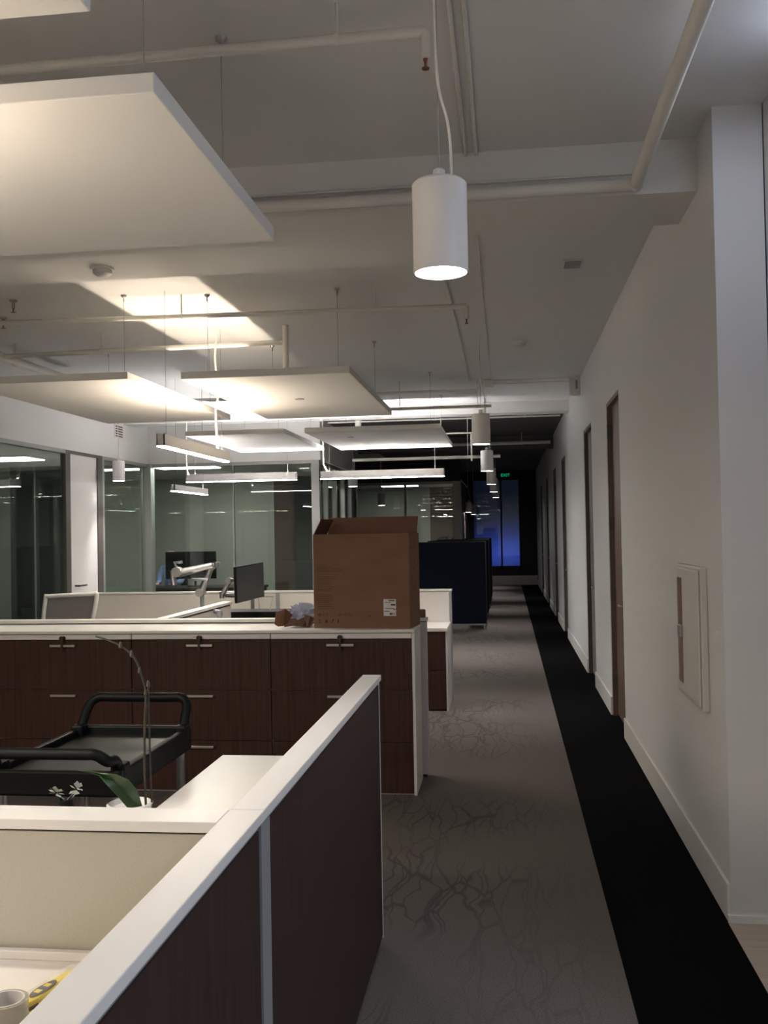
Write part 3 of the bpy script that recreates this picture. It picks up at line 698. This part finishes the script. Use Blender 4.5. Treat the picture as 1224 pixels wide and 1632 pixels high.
g = B(-W, -W+.004, .012, D-.012, Hh, Hh+.11, rot=Matrix.Rotation(R(28), 3, 'Y'), piv=(-W, 0, Hh)); local('flap', g, 'card_in', bx)
# printing on the front (faces -Y, local y=0)
g = BM(); random.seed(2)
for k in range(23):
    z = .395-.0125*k
    if k in (4, 5, 14): continue
    x = -W+.025; xe = x+random.choice([.075, .09, .10, .12, .17 if k < 5 else .1])
    while x < xe:
        l = random.uniform(.008, .022); box(g, x, min(x+l, xe), -.0006, 0, z, z+.0032); x += l+.004
local('printed_text', g, mat('faint brown print', (.10, .052, .034), .8), bx)
g = BM()
def ring(bm, cx, cz, r, wd, y=-.0008):
    for k in range(16):
        a = 2*math.pi*k/16; a2 = 2*math.pi*(k+1)/16
        vs = [bm.verts.new((cx+rad*math.cos(an), y, cz+rad*math.sin(an))) for rad, an in ((r, a), (r, a2), (r-wd, a2), (r-wd, a))]
        bm.faces.new(vs)
zr = .083
ring(g, -W+.037, zr, .011, .003); box(g, -W+.033, -W+.041, -.0008, 0, zr-.004, zr+.004)
t2 = text_bm('C E', .026, Vector((-W+.075, -.0006, zr)), FACE); merge(g, t2)
ring(g, -.46, zr, .008, .002); ring(g, -.445, zr, .008, .002)
ring(g, -.415, zr, .010, .0025); ring(g, -.385, zr, .010, .0025)
zr = .045
box(g, -W+.030, -W+.044, -.0008, 0, zr+.006, zr+.009); box(g, -W+.032, -W+.035, -.0008, 0, zr-.012, zr+.006); box(g, -W+.040, -W+.043, -.0008, 0, zr-.012, zr+.006); box(g, -W+.028, -W+.046, -.0008, 0, zr-.015, zr-.012)
for cx in (-W+.082, ):
    vs = [g.verts.new((cx+a, -.0008, zr+c)) for a, c in ((-.013, -.012), (.013, -.012), (0, .013))]; g.faces.new(vs)
for cx in (-W+.125, ):
    vs = [g.verts.new((cx+a, -.0008, zr+c)) for a, c in ((-.010, -.010), (-.004, -.012), (.010, .010), (.002, .012))]; g.faces.new(vs)
vs = [g.verts.new((-W+.160+a, -.0008, zr+c)) for a, c in ((-.007, -.002), (.007, -.002), (0, .013))]; g.faces.new(vs)
box(g, -W+.157, -W+.163, -.0008, 0, zr-.013, zr-.002)
box(g, -.27, -.245, -.0008, 0, .075, .078)
local('handling_marks', g, 'ink', bx)
s = local('shipping_label', B(-.168, -.088, -.001, 0, .078, .182), 'paper', bx)
g = BM()
for x0, x1, z0, z1 in ((-.135, -.095, .170, .176), (-.120, -.092, .142, .152), (-.16, -.12, .160, .163), (-.105, -.094, .115, .12), (-.165, -.13, .105, .109), (-.128, -.115, .084, .098), (-.112, -.108, .084, .098), (-.10, -.096, .084, .098), (-.16, -.10, .124, .127)):
    box(g, x0, x1, -.0016, -.001, z0, z1)
local('label_print', g, 'ink', s)
g = BM()
for z0, z1 in ((.49, .55), (.36, .42), (.30, .345), (.235, .285)):
    box(g, 0, .0008, .06, .075, z0, z1); box(g, 0, .0008, .06, .16, z0, z0+.012); box(g, 0, .0008, .145, .16, z0, z1)
local('side_print', g, 'redink', bx)

def crumple(name, c, sx, sy, sz, m, label, cat, seed, sub=3, amp=.45):
    random.seed(seed); t = bmesh.new(); bmesh.ops.create_icosphere(t, subdivisions=sub, radius=1)
    for v in t.verts:
        f = 1+random.uniform(-amp, amp); v.co = Vector((v.co.x*sx*f, v.co.y*sy*f, max(v.co.z*f, -.75)*sz))
    zm = min(v.co.z for v in t.verts)
    for v in t.verts: v.co += Vector((c[0], c[1], c[2]-zm))
    o = obj(name, t, m); return tag(o, label, cat)
def sheet(bm, pts, folds, th=.004):    # creased board: polygon strip from two polylines
    a = [bm.verts.new(p) for p in pts]; b_ = [bm.verts.new(p) for p in folds]
    for i in range(len(a)-1): bm.faces.new((a[i], a[i+1], b_[i+1], b_[i]))
    r = bmesh.ops.solidify(bm, geom=list(bm.faces), thickness=th); return bm
z0 = 1.017
t = thing('cardboard_scrap', 'torn and folded brown cardboard scrap on the worktop left of the carton', 'cardboard', (-1.36, 6.2, z0))
g = BM(); sheet(g, [(-1.49, 6.12, z0+.02), (-1.46, 6.09, z0+.008), (-1.42, 6.08, z0+.012), (-1.40, 6.12, z0+.03)], [(-1.49, 6.16, z0+.095), (-1.45, 6.14, z0+.105), (-1.42, 6.13, z0+.12), (-1.38, 6.17, z0+.075)]); obj('folded_flap', g, 'cardboard', t)
g = BM(); sheet(g, [(-1.42, 6.08, z0+.005), (-1.36, 6.09, z0+.012), (-1.30, 6.08, z0+.008), (-1.25, 6.06, z0+.006)], [(-1.42, 6.20, z0+.045), (-1.35, 6.24, z0+.05), (-1.29, 6.22, z0+.06), (-1.245, 6.20, z0+.02)]); obj('torn_sheet', g, 'card_in', t)
g = BM(); sheet(g, [(-1.30, 6.14, z0+.02), (-1.27, 6.10, z0+.0), (-1.245, 6.12, z0+.01)], [(-1.31, 6.20, z0+.075), (-1.27, 6.19, z0+.065), (-1.245, 6.20, z0+.05)]); obj('torn_corner', g, 'cardboard', t)
crumple('plastic_film', (-1.335, 6.28, z0+.012), .085, .06, .065, 'bag', 'crumpled bluish clear plastic film behind the torn cardboard', 'plastic wrap', 7, 3, .5)
t = obj('cardboard_piece', B(-.61, -.545, 6.405, 6.46, 1.048, 1.10, bev=.004, rot=Matrix.Rotation(R(12), 3, 'Z')), 'cardboard')
tag(t, 'small light brown cardboard piece on the partition cap, right of the carton', 'cardboard')

# ================================================================ UTILITY CART
cx0, cx1, cy0, cy1, cz = -1.695, -1.235, 2.985, 3.69, .86
t = thing('utility_cart', 'black plastic utility cart with round handles at both ends and aluminium legs', 'cart', ((cx0+cx1)/2, (cy0+cy1)/2, 0))
def tray(z, name):
    g = BM(); 
    box(g, cx0+.02, cx1-.02, cy0+.02, cy1-.02, z-.03, z-.015)
    o = obj(name, g, 'tray', t)
    q = BM(); rim = .028
    box(q, cx0, cx0+rim, cy0, cy1, z-.075, z+.012, bev=.008); box(q, cx1-rim, cx1, cy0, cy1, z-.075, z+.012, bev=.008)
    box(q, cx0+.01, cx1-.01, cy0, cy0+rim, z-.075, z+.008, bev=.008); box(q, cx0+.01, cx1-.01, cy1-rim, cy1, z-.075, z+.018, bev=.008)
    obj('tray_rim', q, 'blackp', o)
tray(cz, 'top_tray'); tray(.20, 'bottom_tray')
def cart_handle(yb, dy):
    zb = cz; zt = cz+(.115 if dy > 0 else .075)
    xa, xb = cx0+.03, cx1-.03
    g = BM(); k = .06
    tube(g, smooth_path([(xa-.008, yb-dy*.4, zb-.01), (xa-.006, yb+dy*.1, zb+.04), (xa, yb+dy*.7, zt-.025), (xa+.03, yb+dy, zt), (xa+.09, yb+dy, zt+.001), (xb-.09, yb+dy, zt+.001), (xb-.03, yb+dy, zt), (xb, yb+dy*.7, zt-.025), (xb+.006, yb+dy*.1, zb+.04), (xb+.008, yb-dy*.4, zb-.01)], 5), .0185, 14)
    h = obj('handle', g, 'blackp', t, True)
    for x in (xa-.008, xb+.008):
        obj('handle_socket', B(x-.024, x+.024, yb-dy*.4-.03, yb-dy*.4+.03, zb-.02, zb+.028, bev=.008), 'blackp', h)
cart_handle(cy1-.02, .07); cart_handle(cy0+.02, -.075)
for x in (cx0+.035, cx1-.035):
    for y in (cy0+.045, cy1-.035):
        g = BM(); tube(g, [(x, y, .14), (x, y, cz-.03)], .017, 16); l = obj('leg', g, 'alu', t, True)
        g = BM(); tube(g, [(x-.012, y, .05), (x+.012, y, .05)], .05, 20); tube(g, [(x, y, .09), (x, y, .145)], .012, 8); obj('caster', g, 'caster', l, True)

# ================================================================ ORCHID ON THE DESK
t = thing('potted_orchid', 'bare-stemmed potted orchid with one broad green leaf, on the desk in front of the cart', 'plant', (-1.01, 2.5, .742))
px, py = -1.01, 2.5
g = BM(); lathe(g, [(0, 0), (.042, 0), (.048, .01), (.058, .16), (.061, .165), (.056, .168), (.050, .155), (0, .15)], (px, py, .7425), 28); obj('pot', g, 'ceramic', t, True)
def P(*a): return [(x, 2.5+dy, z) for x, dy, z in a]
g = BM(); tube(g, smooth_path(P((-.965, 0, .88), (-.968, 0, 1.0), (-.966, 0, 1.12), (-.962, 0, 1.20), (-.972, 0, 1.245), (-.99, 0, 1.29), (-1.02, 0, 1.32), (-1.06, 0, 1.34), (-1.10, 0, 1.352)), 4), [.0036]*24+[.0024]*9, 8); obj('flower_stem', g, 'stem', t, True)
g = BM(); tube(g, smooth_path(P((-.952, .01, .88), (-.956, .01, 1.02), (-.958, .01, 1.15), (-.955, 0, 1.215)), 4), .0028, 8); obj('flower_stem', g, 'stem', t, True)
for x, z in ((-.962, 1.20), (-.955, 1.222), (-.978, 1.258), (-1.0, 1.302), (-1.03, 1.325)):
    g = BM(); lathe(g, [(0, -.008), (.006, -.003), (.004, .010), (0, .014)], (x, 2.5, z), 8); obj('node', g, 'stem', t, True)
g = BM()
ax = [(-.985, .0, .885), (-1.0, -.02, .925), (-1.02, -.03, .955), (-1.045, -.04, .978), (-1.075, -.04, .993), (-1.105, -.04, 1.0), (-1.135, -.04, 1.004)]
wd = [.014, .026, .026, .019, .005, .003, .0015]
rows = []
for (x, dy, z), w_ in zip(ax, wd):
    rows.append([g.verts.new((x+w_*.75, 2.5+dy, z+w_*.9)), g.verts.new((x, 2.5+dy+.012, z-.004)), g.verts.new((x-w_*.5, 2.5+dy, z-w_*.75))])
for a, b_ in zip(rows, rows[1:]):
    for k in range(2): g.faces.new((a[k], a[k+1], b_[k+1], b_[k]))
bmesh.ops.subdivide_edges(g, edges=list(g.edges), cuts=1, use_grid_fill=True, smooth=.6)
bmesh.ops.solidify(g, geom=list(g.faces), thickness=.0025)
obj('leaf', g, 'leaf', t, True)
# small vase of pale blossoms
t = thing('blossom_vase', 'pair of small pale translucent blossoms rising from a dark holder left of the orchid', 'flowers', (-1.235, 2.6, .7425))
g = BM(); lathe(g, [(0, 0), (.03, 0), (.032, .06), (.02, .12), (.018, .145), (.0, .145)], (-1.235, 2.6, .7425), 20); obj('holder', g, 'blackp', t, True)
random.seed(5)
for cxx, czz in ((-1.265, .905), (-1.205, .915)):
    g = BM()
    tube(g, [(-1.235, 2.6, .88), (cxx, 2.6, czz-.005)], .004, 6)
    for k in range(9):
        a = random.uniform(0, 6.28); e = random.uniform(-.6, 1.2); d_ = Vector((math.cos(a)*math.cos(e), math.sin(a)*math.cos(e), math.sin(e)))
        c_ = Vector((cxx, 2.6, czz)); s_ = d_.cross(Vector((.3, .2, 1))).normalized()*.011
        vs = [g.verts.new(c_+d_*.003), g.verts.new(c_+d_*.014+s_), g.verts.new(c_+d_*.024), g.verts.new(c_+d_*.014-s_)]; g.faces.new(vs)
    bmesh.ops.solidify(g, geom=list(g.faces), thickness=.0012)
    obj('blossom', g, 'petal', t)

# ================================================================ TAPE ROLL, KNIVES ON THE NEAREST DESK
DZ = .7765
t = thing('tape_roll', 'roll of clear packing tape standing on the white desk in the lower left corner', 'tape', (-.874, 1.598, DZ))
g = BM(); lathe(g, [(.032, 0), (.038, 0), (.038, .048), (.032, .048), (.032, 0)], (-.874, 1.598, DZ), 40); obj('tape', g, 'tape', t, True)
g = BM(); lathe(g, [(.029, .001), (.032, .001), (.032, .049), (.029, .049), (.029, .001)], (-.874, 1.598, DZ), 40); obj('core', g, 'lam_side', t, True)
kn = bpy.data.objects.new('utility_knife', None); COL.objects.link(kn); kn.location = (-.858, 1.714, DZ); kn.rotation_euler = (0, 0, R(76)); kn.scale = (.75, .75, .75)
tag(kn, 'yellow utility knife with black grip, still in its clear pack on the white desk', 'knife')
g = BM(); prism(g, [(-.075, -.014), (-.05, -.019), (.03, -.016), (.10, -.010), (.11, .0), (.10, .010), (.03, .016), (-.05, .016), (-.075, .010)], .002, .020); local('handle', g, 'yellow', kn)
g = BM(); prism(g, [(x*.046-.010, y_*.0145) for x, y_ in [(math.cos(a*math.pi/8), math.sin(a*math.pi/8)) for a in range(16)]], .020, .0235); gp = local('grip', g, 'pblack', kn)
for x in (-.028, .006): local('grip_window', B(x-.008, x+.008, -.008, .008, .0235, .025, bev=.001), 'yellow', gp)
local('blister_pack', B(-.085, .118, -.024, .022, .0, .028, bev=.006), 'blister', kn)
kn2 = bpy.data.objects.new('utility_knife', None); COL.objects.link(kn2); kn2.location = (-.851, 1.655, DZ); kn2.rotation_euler = (0, 0, R(70)); kn2.scale = (.6, .6, .6)
tag(kn2, 'smaller black and yellow cutter lying below the packed knife beside the tape roll', 'knife')
g = BM(); prism(g, [(-.05, -.009), (.05, -.007), (.055, .0), (.05, .007), (-.05, .009)], 0, .013); local('handle', g, 'yellow', kn2)
local('grip', B(-.025, .02, -.0075, .0075, .013, .016, bev=.001), 'pblack', kn2)

# ================================================================ OFFICE CHAIR (left, behind the cabinets)
t = thing('office_chair', 'white-framed office chair with grey mesh back, behind the left end of the worktop', 'chair', (-3.4, 7.3, 0))
g = BM()
bk = [(-3.70, 7.33, .62), (-3.66, 7.32, .9), (-3.622, 7.30, 1.135), (-3.59, 7.30, 1.155), (-3.24, 7.30, 1.168), (-3.20, 7.30, 1.155), (-3.26, 7.32, .9), (-3.33, 7.33, .62), (-3.70, 7.33, .62)]
tube(g, smooth_path(bk, 4), .017, 10); obj('back_frame', g, 'white_pl', t, True)
g = BM(); vs = [g.verts.new(p) for p in ((-3.69, 7.33, .62), (-3.655, 7.32, .9), (-3.61, 7.305, 1.14), (-3.215, 7.305, 1.155), (-3.265, 7.32, .9), (-3.335, 7.33, .62))]
g.faces.new((vs[0], vs[1], vs[4], vs[5])); g.faces.new((vs[1], vs[2], vs[3], vs[4])); bmesh.ops.solidify(g, geom=list(g.faces), thickness=.004); obj('back_mesh', g, 'greymesh', t)
obj('seat', B(-3.68, -3.2, 7.36, 7.84, .44, .50, bev=.025), 'greymesh', t)
g = BM(); tube(g, [(-3.44, 7.6, .1), (-3.44, 7.6, .44)], .028, 14); obj('gas_lift', g, 'alu', t, True)
g = BM(); tube(g, [(-3.44, 7.34, .65), (-3.44, 7.36, .42), (-3.44, 7.6, .42)], .022, 10); obj('back_bracket', g, 'white_pl', t, True)
for s_ in (-1, 1):
    g = BM(); tube(g, [(-3.44+s_*.25, 7.6, .45), (-3.44+s_*.27, 7.6, .66)], .014, 8); box(g, -3.44+s_*.27-.035, -3.44+s_*.27+.035, 7.47, 7.72, .66, .685, bev=.01); obj('armrest', g, 'white_pl', t)
for k in range(5):
    a = 2*math.pi*k/5+.3; e = (-3.44+.28*math.cos(a), 7.6+.28*math.sin(a))
    g = BM(); tube(g, [(-3.44, 7.6, .11), (e[0], e[1], .075)], [.024, .014], 10); l = obj('base_leg', g, 'alu', t, True)
    g = BM(); tube(g, [(e[0]-.02, e[1], .03), (e[0]+.02, e[1], .03)], .03, 14); tube(g, [(e[0], e[1], .03), (e[0], e[1], .085)], .008, 6); obj('caster', g, 'pblack', l, True)

# ================================================================ MONITOR ARMS + MONITOR
def link(bm, a, b_, w1, w2, th):
    a, b_ = Vector(a), Vector(b_); tube(bm, [a, a.lerp(b_, .5), b_], [w1, (w1+w2)*.5, w2], 12)
t = thing('swivel_mount', 'empty silver monitor arm rising above the far partition, left of the black monitor', 'monitor arm', (-2.30, 7.6, .742))
g = BM(); box(g, -2.335, -2.265, 7.56, 7.64, .742, .757, bev=.003); tube(g, [(-2.30, 7.6, .75), (-2.30, 7.6, .98)], .018, 16); obj('base_post', g, 'alu', t, True)
g = BM(); tube(g, [(-2.30, 7.6, .965), (-2.30, 7.6, 1.01)], .026, 16); link(g, (-2.30, 7.6, .995), (-2.44, 7.6, 1.02), .020, .018, 0); tube(g, [(-2.44, 7.6, 1.0), (-2.44, 7.6, 1.16)], .018, 14); obj('lower_link', g, 'strip', t, True)
g = BM(); link(g, (-2.455, 7.6, 1.15), (-2.36, 7.6, 1.365), .032, .024, 0)
tube(g, [(-2.455, 7.56, 1.155), (-2.455, 7.64, 1.155)], .034, 18); tube(g, [(-2.36, 7.57, 1.362), (-2.36, 7.63, 1.362)], .028, 16); obj('spring_link', g, 'alu', t, True)
g = BM(); link(g, (-2.34, 7.55, 1.375), (-2.60, 7.5, 1.315), .022, .034, 0); tube(g, [(-2.30, 7.55, 1.36), (-2.30, 7.55, 1.40)], .022, 14)
tube(g, [(-2.61, 7.46, 1.325), (-2.61, 7.54, 1.325)], .040, 18); obj('upper_link', g, 'alu', t, True)
g = BM(); tube(g, [(-2.615, 7.5, 1.36), (-2.635, 7.5, 1.40), (-2.57, 7.5, 1.405)], .012, 8); tube(g, [(-2.655, 7.5, 1.34), (-2.64, 7.5, 1.22)], [.018, .026], 10); box(g, -2.50, -2.36, 7.50, 7.53, 1.255, 1.275, bev=.003); obj('mount_head', g, 'alu', t, True)
t = thing('swivel_mount', 'silver monitor arm holding the black monitor from its left', 'monitor arm', (-2.44, 8.75, .745))
g = BM()
tube(g, [(-2.44, 9.15, .745), (-2.44, 9.15, 1.03)], .018, 14); box(g, -2.48, -2.40, 9.11, 9.19, .745, .76, bev=.003); obj('base_post', g, 'alu', t, True)
g = BM(); link(g, (-2.44, 9.15, 1.02), (-2.62, 8.75, 1.06), .022, .02, 0); obj('lower_link', g, 'alu', t, True)
g = BM(); link(g, (-2.62, 8.75, 1.06), (-2.50, 8.6, 1.20), .022, .020, 0); tube(g, [(-2.62, 8.75, 1.03), (-2.62, 8.75, 1.09)], .026, 14); tube(g, [(-2.51, 8.57, 1.2), (-2.51, 8.63, 1.2)], .030, 14); obj('spring_link', g, 'alu', t, True)
g = BM(); tube(g, [(-2.51, 8.6, 1.2), (-2.335, 8.51, 1.2)], .018, 10); obj('mount_head', g, 'alu', t, True)
mo = bpy.data.objects.new('monitor', None); COL.objects.link(mo); mo.location = (-2.292, 8.5, 1.03)
mo.rotation_euler = (R(0), R(-2.5), R(78)); tag(mo, 'black flat monitor turned almost edge-on, above the far partition left of the carton', 'monitor')
local('screen_bezel', B(-.27, .27, -.014, .010, 0, .315, bev=.004), 'blackp', mo)
local('screen', B(-.262, .262, -.0155, -.014, .008, .307), 'darkglass', mo)
local('rear_housing', B(-.13, .13, .010, .032, .08, .24, bev=.008), 'blackp', mo)
g = BM()
for x in (-2.30, -2.20):
    tube(g, [(x, 8.86, .906), (x-.02 if x < -2.25 else x+.02, 8.9, 1.03)], .004, 6)
tube(g, [(-2.33, 8.9, 1.03), (-2.17, 8.9, 1.03)], .004, 6)
o = obj('wire_stand', g, 'strip'); tag(o, 'thin wire stand on the flat black box under the black monitor', 'stand')

# ================================================================ GLASS OFFICE: DESK, MONITOR, PERSON
t = thing('desk', 'dark desk inside the glass office in front of the seated person', 'desk', (-5.1, 16.2, 0))
obj('desktop', B(-6.3, -4.1, 15.7, 16.45, .70, .74, bev=.003), 'darkdesk', t)
obj('modesty_panel', B(-6.28, -4.12, 15.74, 15.76, .02, .70), 'darkdesk', t)
for x in (-6.28, -4.16): obj('leg', B(x, x+.04, 15.76, 16.4, 0, .70), 'darkdesk', t)
t = thing('monitor', 'wide black monitor on the dark desk in the glass office, hiding the seated person', 'monitor', (-5.37, 16.1, .74))
obj('screen_bezel', B(-5.81, -4.92, 16.08, 16.12, .87, 1.335, bev=.006), 'blackp', t)
g = BM(); tube(g, [(-5.3, 16.13, .75), (-5.3, 16.13, 1.0)], .02, 10); box(g, -5.42, -5.18, 16.05, 16.25, .74, .752, bev=.003); obj('stand', g, 'blackp', t)
t = obj('office_partition_box', B(-3.45, -2.95, 17.2, 17.9, 0, 1.28, bev=.01), 'dark'); t.name = 'storage_unit'
tag(t, 'black storage unit inside the right end of the glass office', 'cabinet')

def skin_mesh(verts, edges, radii, name, m, parent=None, levels=2, root=0):
    me = bpy.data.meshes.new(name); me.from_pydata(verts, edges, []); o = bpy.data.objects.new(name, me); COL.objects.link(o)
    md = o.modifiers.new('Skin', 'SKIN'); md.use_smooth_shade = True
    for i, rd in enumerate(radii):
        sv = me.skin_vertices[0].data[i]; sv.radius = (rd, rd) if not isinstance(rd, tuple) else rd; sv.use_root = (i == root)
    sb = o.modifiers.new('Sub', 'SUBSURF'); sb.levels = levels; sb.render_levels = levels
    bpy.context.view_layer.update()
    me2 = bpy.data.meshes.new_from_object(o.evaluated_get(bpy.context.evaluated_depsgraph_get()))
    bpy.data.objects.remove(o); me2.name = name; me2.materials.clear(); me2.materials.append(M_[m])
    q = bpy.data.objects.new(name, me2); COL.objects.link(q)
    if parent is not None: q.parent = parent; me2.transform(Matrix.Translation(-parent.location))
    return q
# seated person facing the viewer, behind the monitor
X, Yp = -5.93, 16.75
V = [(X, Yp+.05, .52), (X, Yp+.03, .75), (X, Yp, .98), (X, Yp-.01, 1.08), (X, Yp-.03, 1.15), (X, Yp-.05, 1.25), (X, Yp-.045, 1.35)]
Rr = [.13, .115, .135, .09, .052, .098, .094]
Ed = [(0, 1), (1, 2), (2, 3), (3, 4), (4, 5), (5, 6)]
def add(p, r, j): V.append(p); Rr.append(r); Ed.append((j, len(V)-1)); return len(V)-1
for s_ in (-1, 1):
    a = add((X+s_*.165, Yp, 1.03), .06, 2); a = add((X+s_*.215, Yp-.05, .90), .046, a); a = add((X+s_*.20, Yp-.14, .775), .040, a); a = add((X+s_*.15, Yp-.34, .775), .028, a); pm = add((X+s_*.135, Yp-.41, .768), .030, a)
    for k, (dx, ln) in enumerate(((-.030, .060), (-.011, .072), (.010, .068), (.029, .052))):
        f1 = add((X+s_*.135+dx, Yp-.41-ln*.6, .772), .0095, pm); add((X+s_*.135+dx, Yp-.41-ln, .758), .008, f1)
    th_ = add((X+s_*.135-s_*.035, Yp-.405, .765), .010, pm); add((X+s_*.135-s_*.05, Yp-.44, .76), .009, th_)
    a = add((X+s_*.10, Yp-.05, .52), .088, 0); a = add((X+s_*.14, Yp-.42, .50), .062, a); a = add((X+s_*.14, Yp-.42, .10), .042, a); add((X+s_*.14, Yp-.56, .045), .036, a)
body = skin_mesh(V, Ed, Rr, 'person', 'skin')
tag(body, 'bald person in a light blue shirt seated behind the wide monitor in the glass office', 'person')
bmn = BM()
q = bmesh.new(); bmesh.ops.create_icosphere(q, subdivisions=3, radius=1)
body['category'] = 'person'
q.free()
def ell(bm, c, s_):
    q = bmesh.new(); bmesh.ops.create_uvsphere(q, u_segments=16, v_segments=12, radius=1)
    for v in q.verts: v.co = Vector((c[0]+v.co.x*s_[0], c[1]+v.co.y*s_[1], c[2]+v.co.z*s_[2]))
    merge(bm, q)
g = BM(); ell(g, (X, Yp-.137, 1.235), (.012, .016, .022)); ell(g, (X-.083, Yp-.045, 1.24), (.010, .018, .028)); ell(g, (X+.083, Yp-.045, 1.24), (.010, .018, .028))
o = obj('nose_and_ears', g, 'skin', None, True); o.parent = body
g = BM(); ell(g, (X-.03, Yp-.124, 1.26), (.010, .006, .006)); ell(g, (X+.03, Yp-.124, 1.26), (.010, .006, .006)); ell(g, (X, Yp-.126, 1.185), (.022, .006, .005)); o = obj('eyes_and_mouth', g, 'ink', None, True); o.parent = body
V2 = [(X, Yp+.05, .60), (X, Yp+.03, .76), (X, Yp, .97), (X, Yp-.01, 1.055)]; R2 = [.150, .135, .150, .085]; E2 = [(0, 1), (1, 2), (2, 3)]
for s_ in (-1, 1):
    n = len(V2); V2 += [(X+s_*.165, Yp, 1.03), (X+s_*.215, Yp-.05, .90), (X+s_*.20, Yp-.14, .785), (X+s_*.158, Yp-.31, .785)]; R2 += [.075, .062, .054, .042]; E2 += [(2, n), (n, n+1), (n+1, n+2), (n+2, n+3)]
o = skin_mesh(V2, E2, R2, 'shirt', 'shirt'); o.parent = body
V3 = [(X, Yp+.05, .52)]; R3 = [.150]; E3 = []
for s_ in (-1, 1):
    n = len(V3); V3 += [(X+s_*.10, Yp-.05, .52), (X+s_*.14, Yp-.42, .50), (X+s_*.14, Yp-.42, .10)]; R3 += [.100, .076, .058]; E3 += [(0, n), (n, n+1), (n+1, n+2)]
o = skin_mesh(V3, E3, R3, 'trousers', 'trousers'); o.parent = body
t = thing('office_chair', 'dark office chair under the seated person in the glass office', 'chair', (X, Yp+.1, 0))
obj('seat', B(X-.24, X+.24, Yp-.2, Yp+.24, .32, .375, bev=.02), 'dark', t)
obj('backrest', B(X-.2, X+.2, Yp+.24, Yp+.29, .45, 1.02, bev=.02), 'dark', t)
g = BM(); tube(g, [(X, Yp, .05), (X, Yp, .33)], .03, 10); tube(g, [(X, Yp+.1, .34), (X, Yp+.27, .34), (X, Yp+.27, .5)], .018, 8); obj('post', g, 'dark', t)
for k in range(5):
    a = 2*math.pi*k/5; g = BM(); tube(g, [(X, Yp, .06), (X+.27*math.cos(a), Yp+.27*math.sin(a), .03)], [.025, .03], 8); obj('base_leg', g, 'dark', t)

# drop the helper curve data nobody uses
for m in list(bpy.data.meshes):
    if m.users == 0: bpy.data.meshes.remove(m)
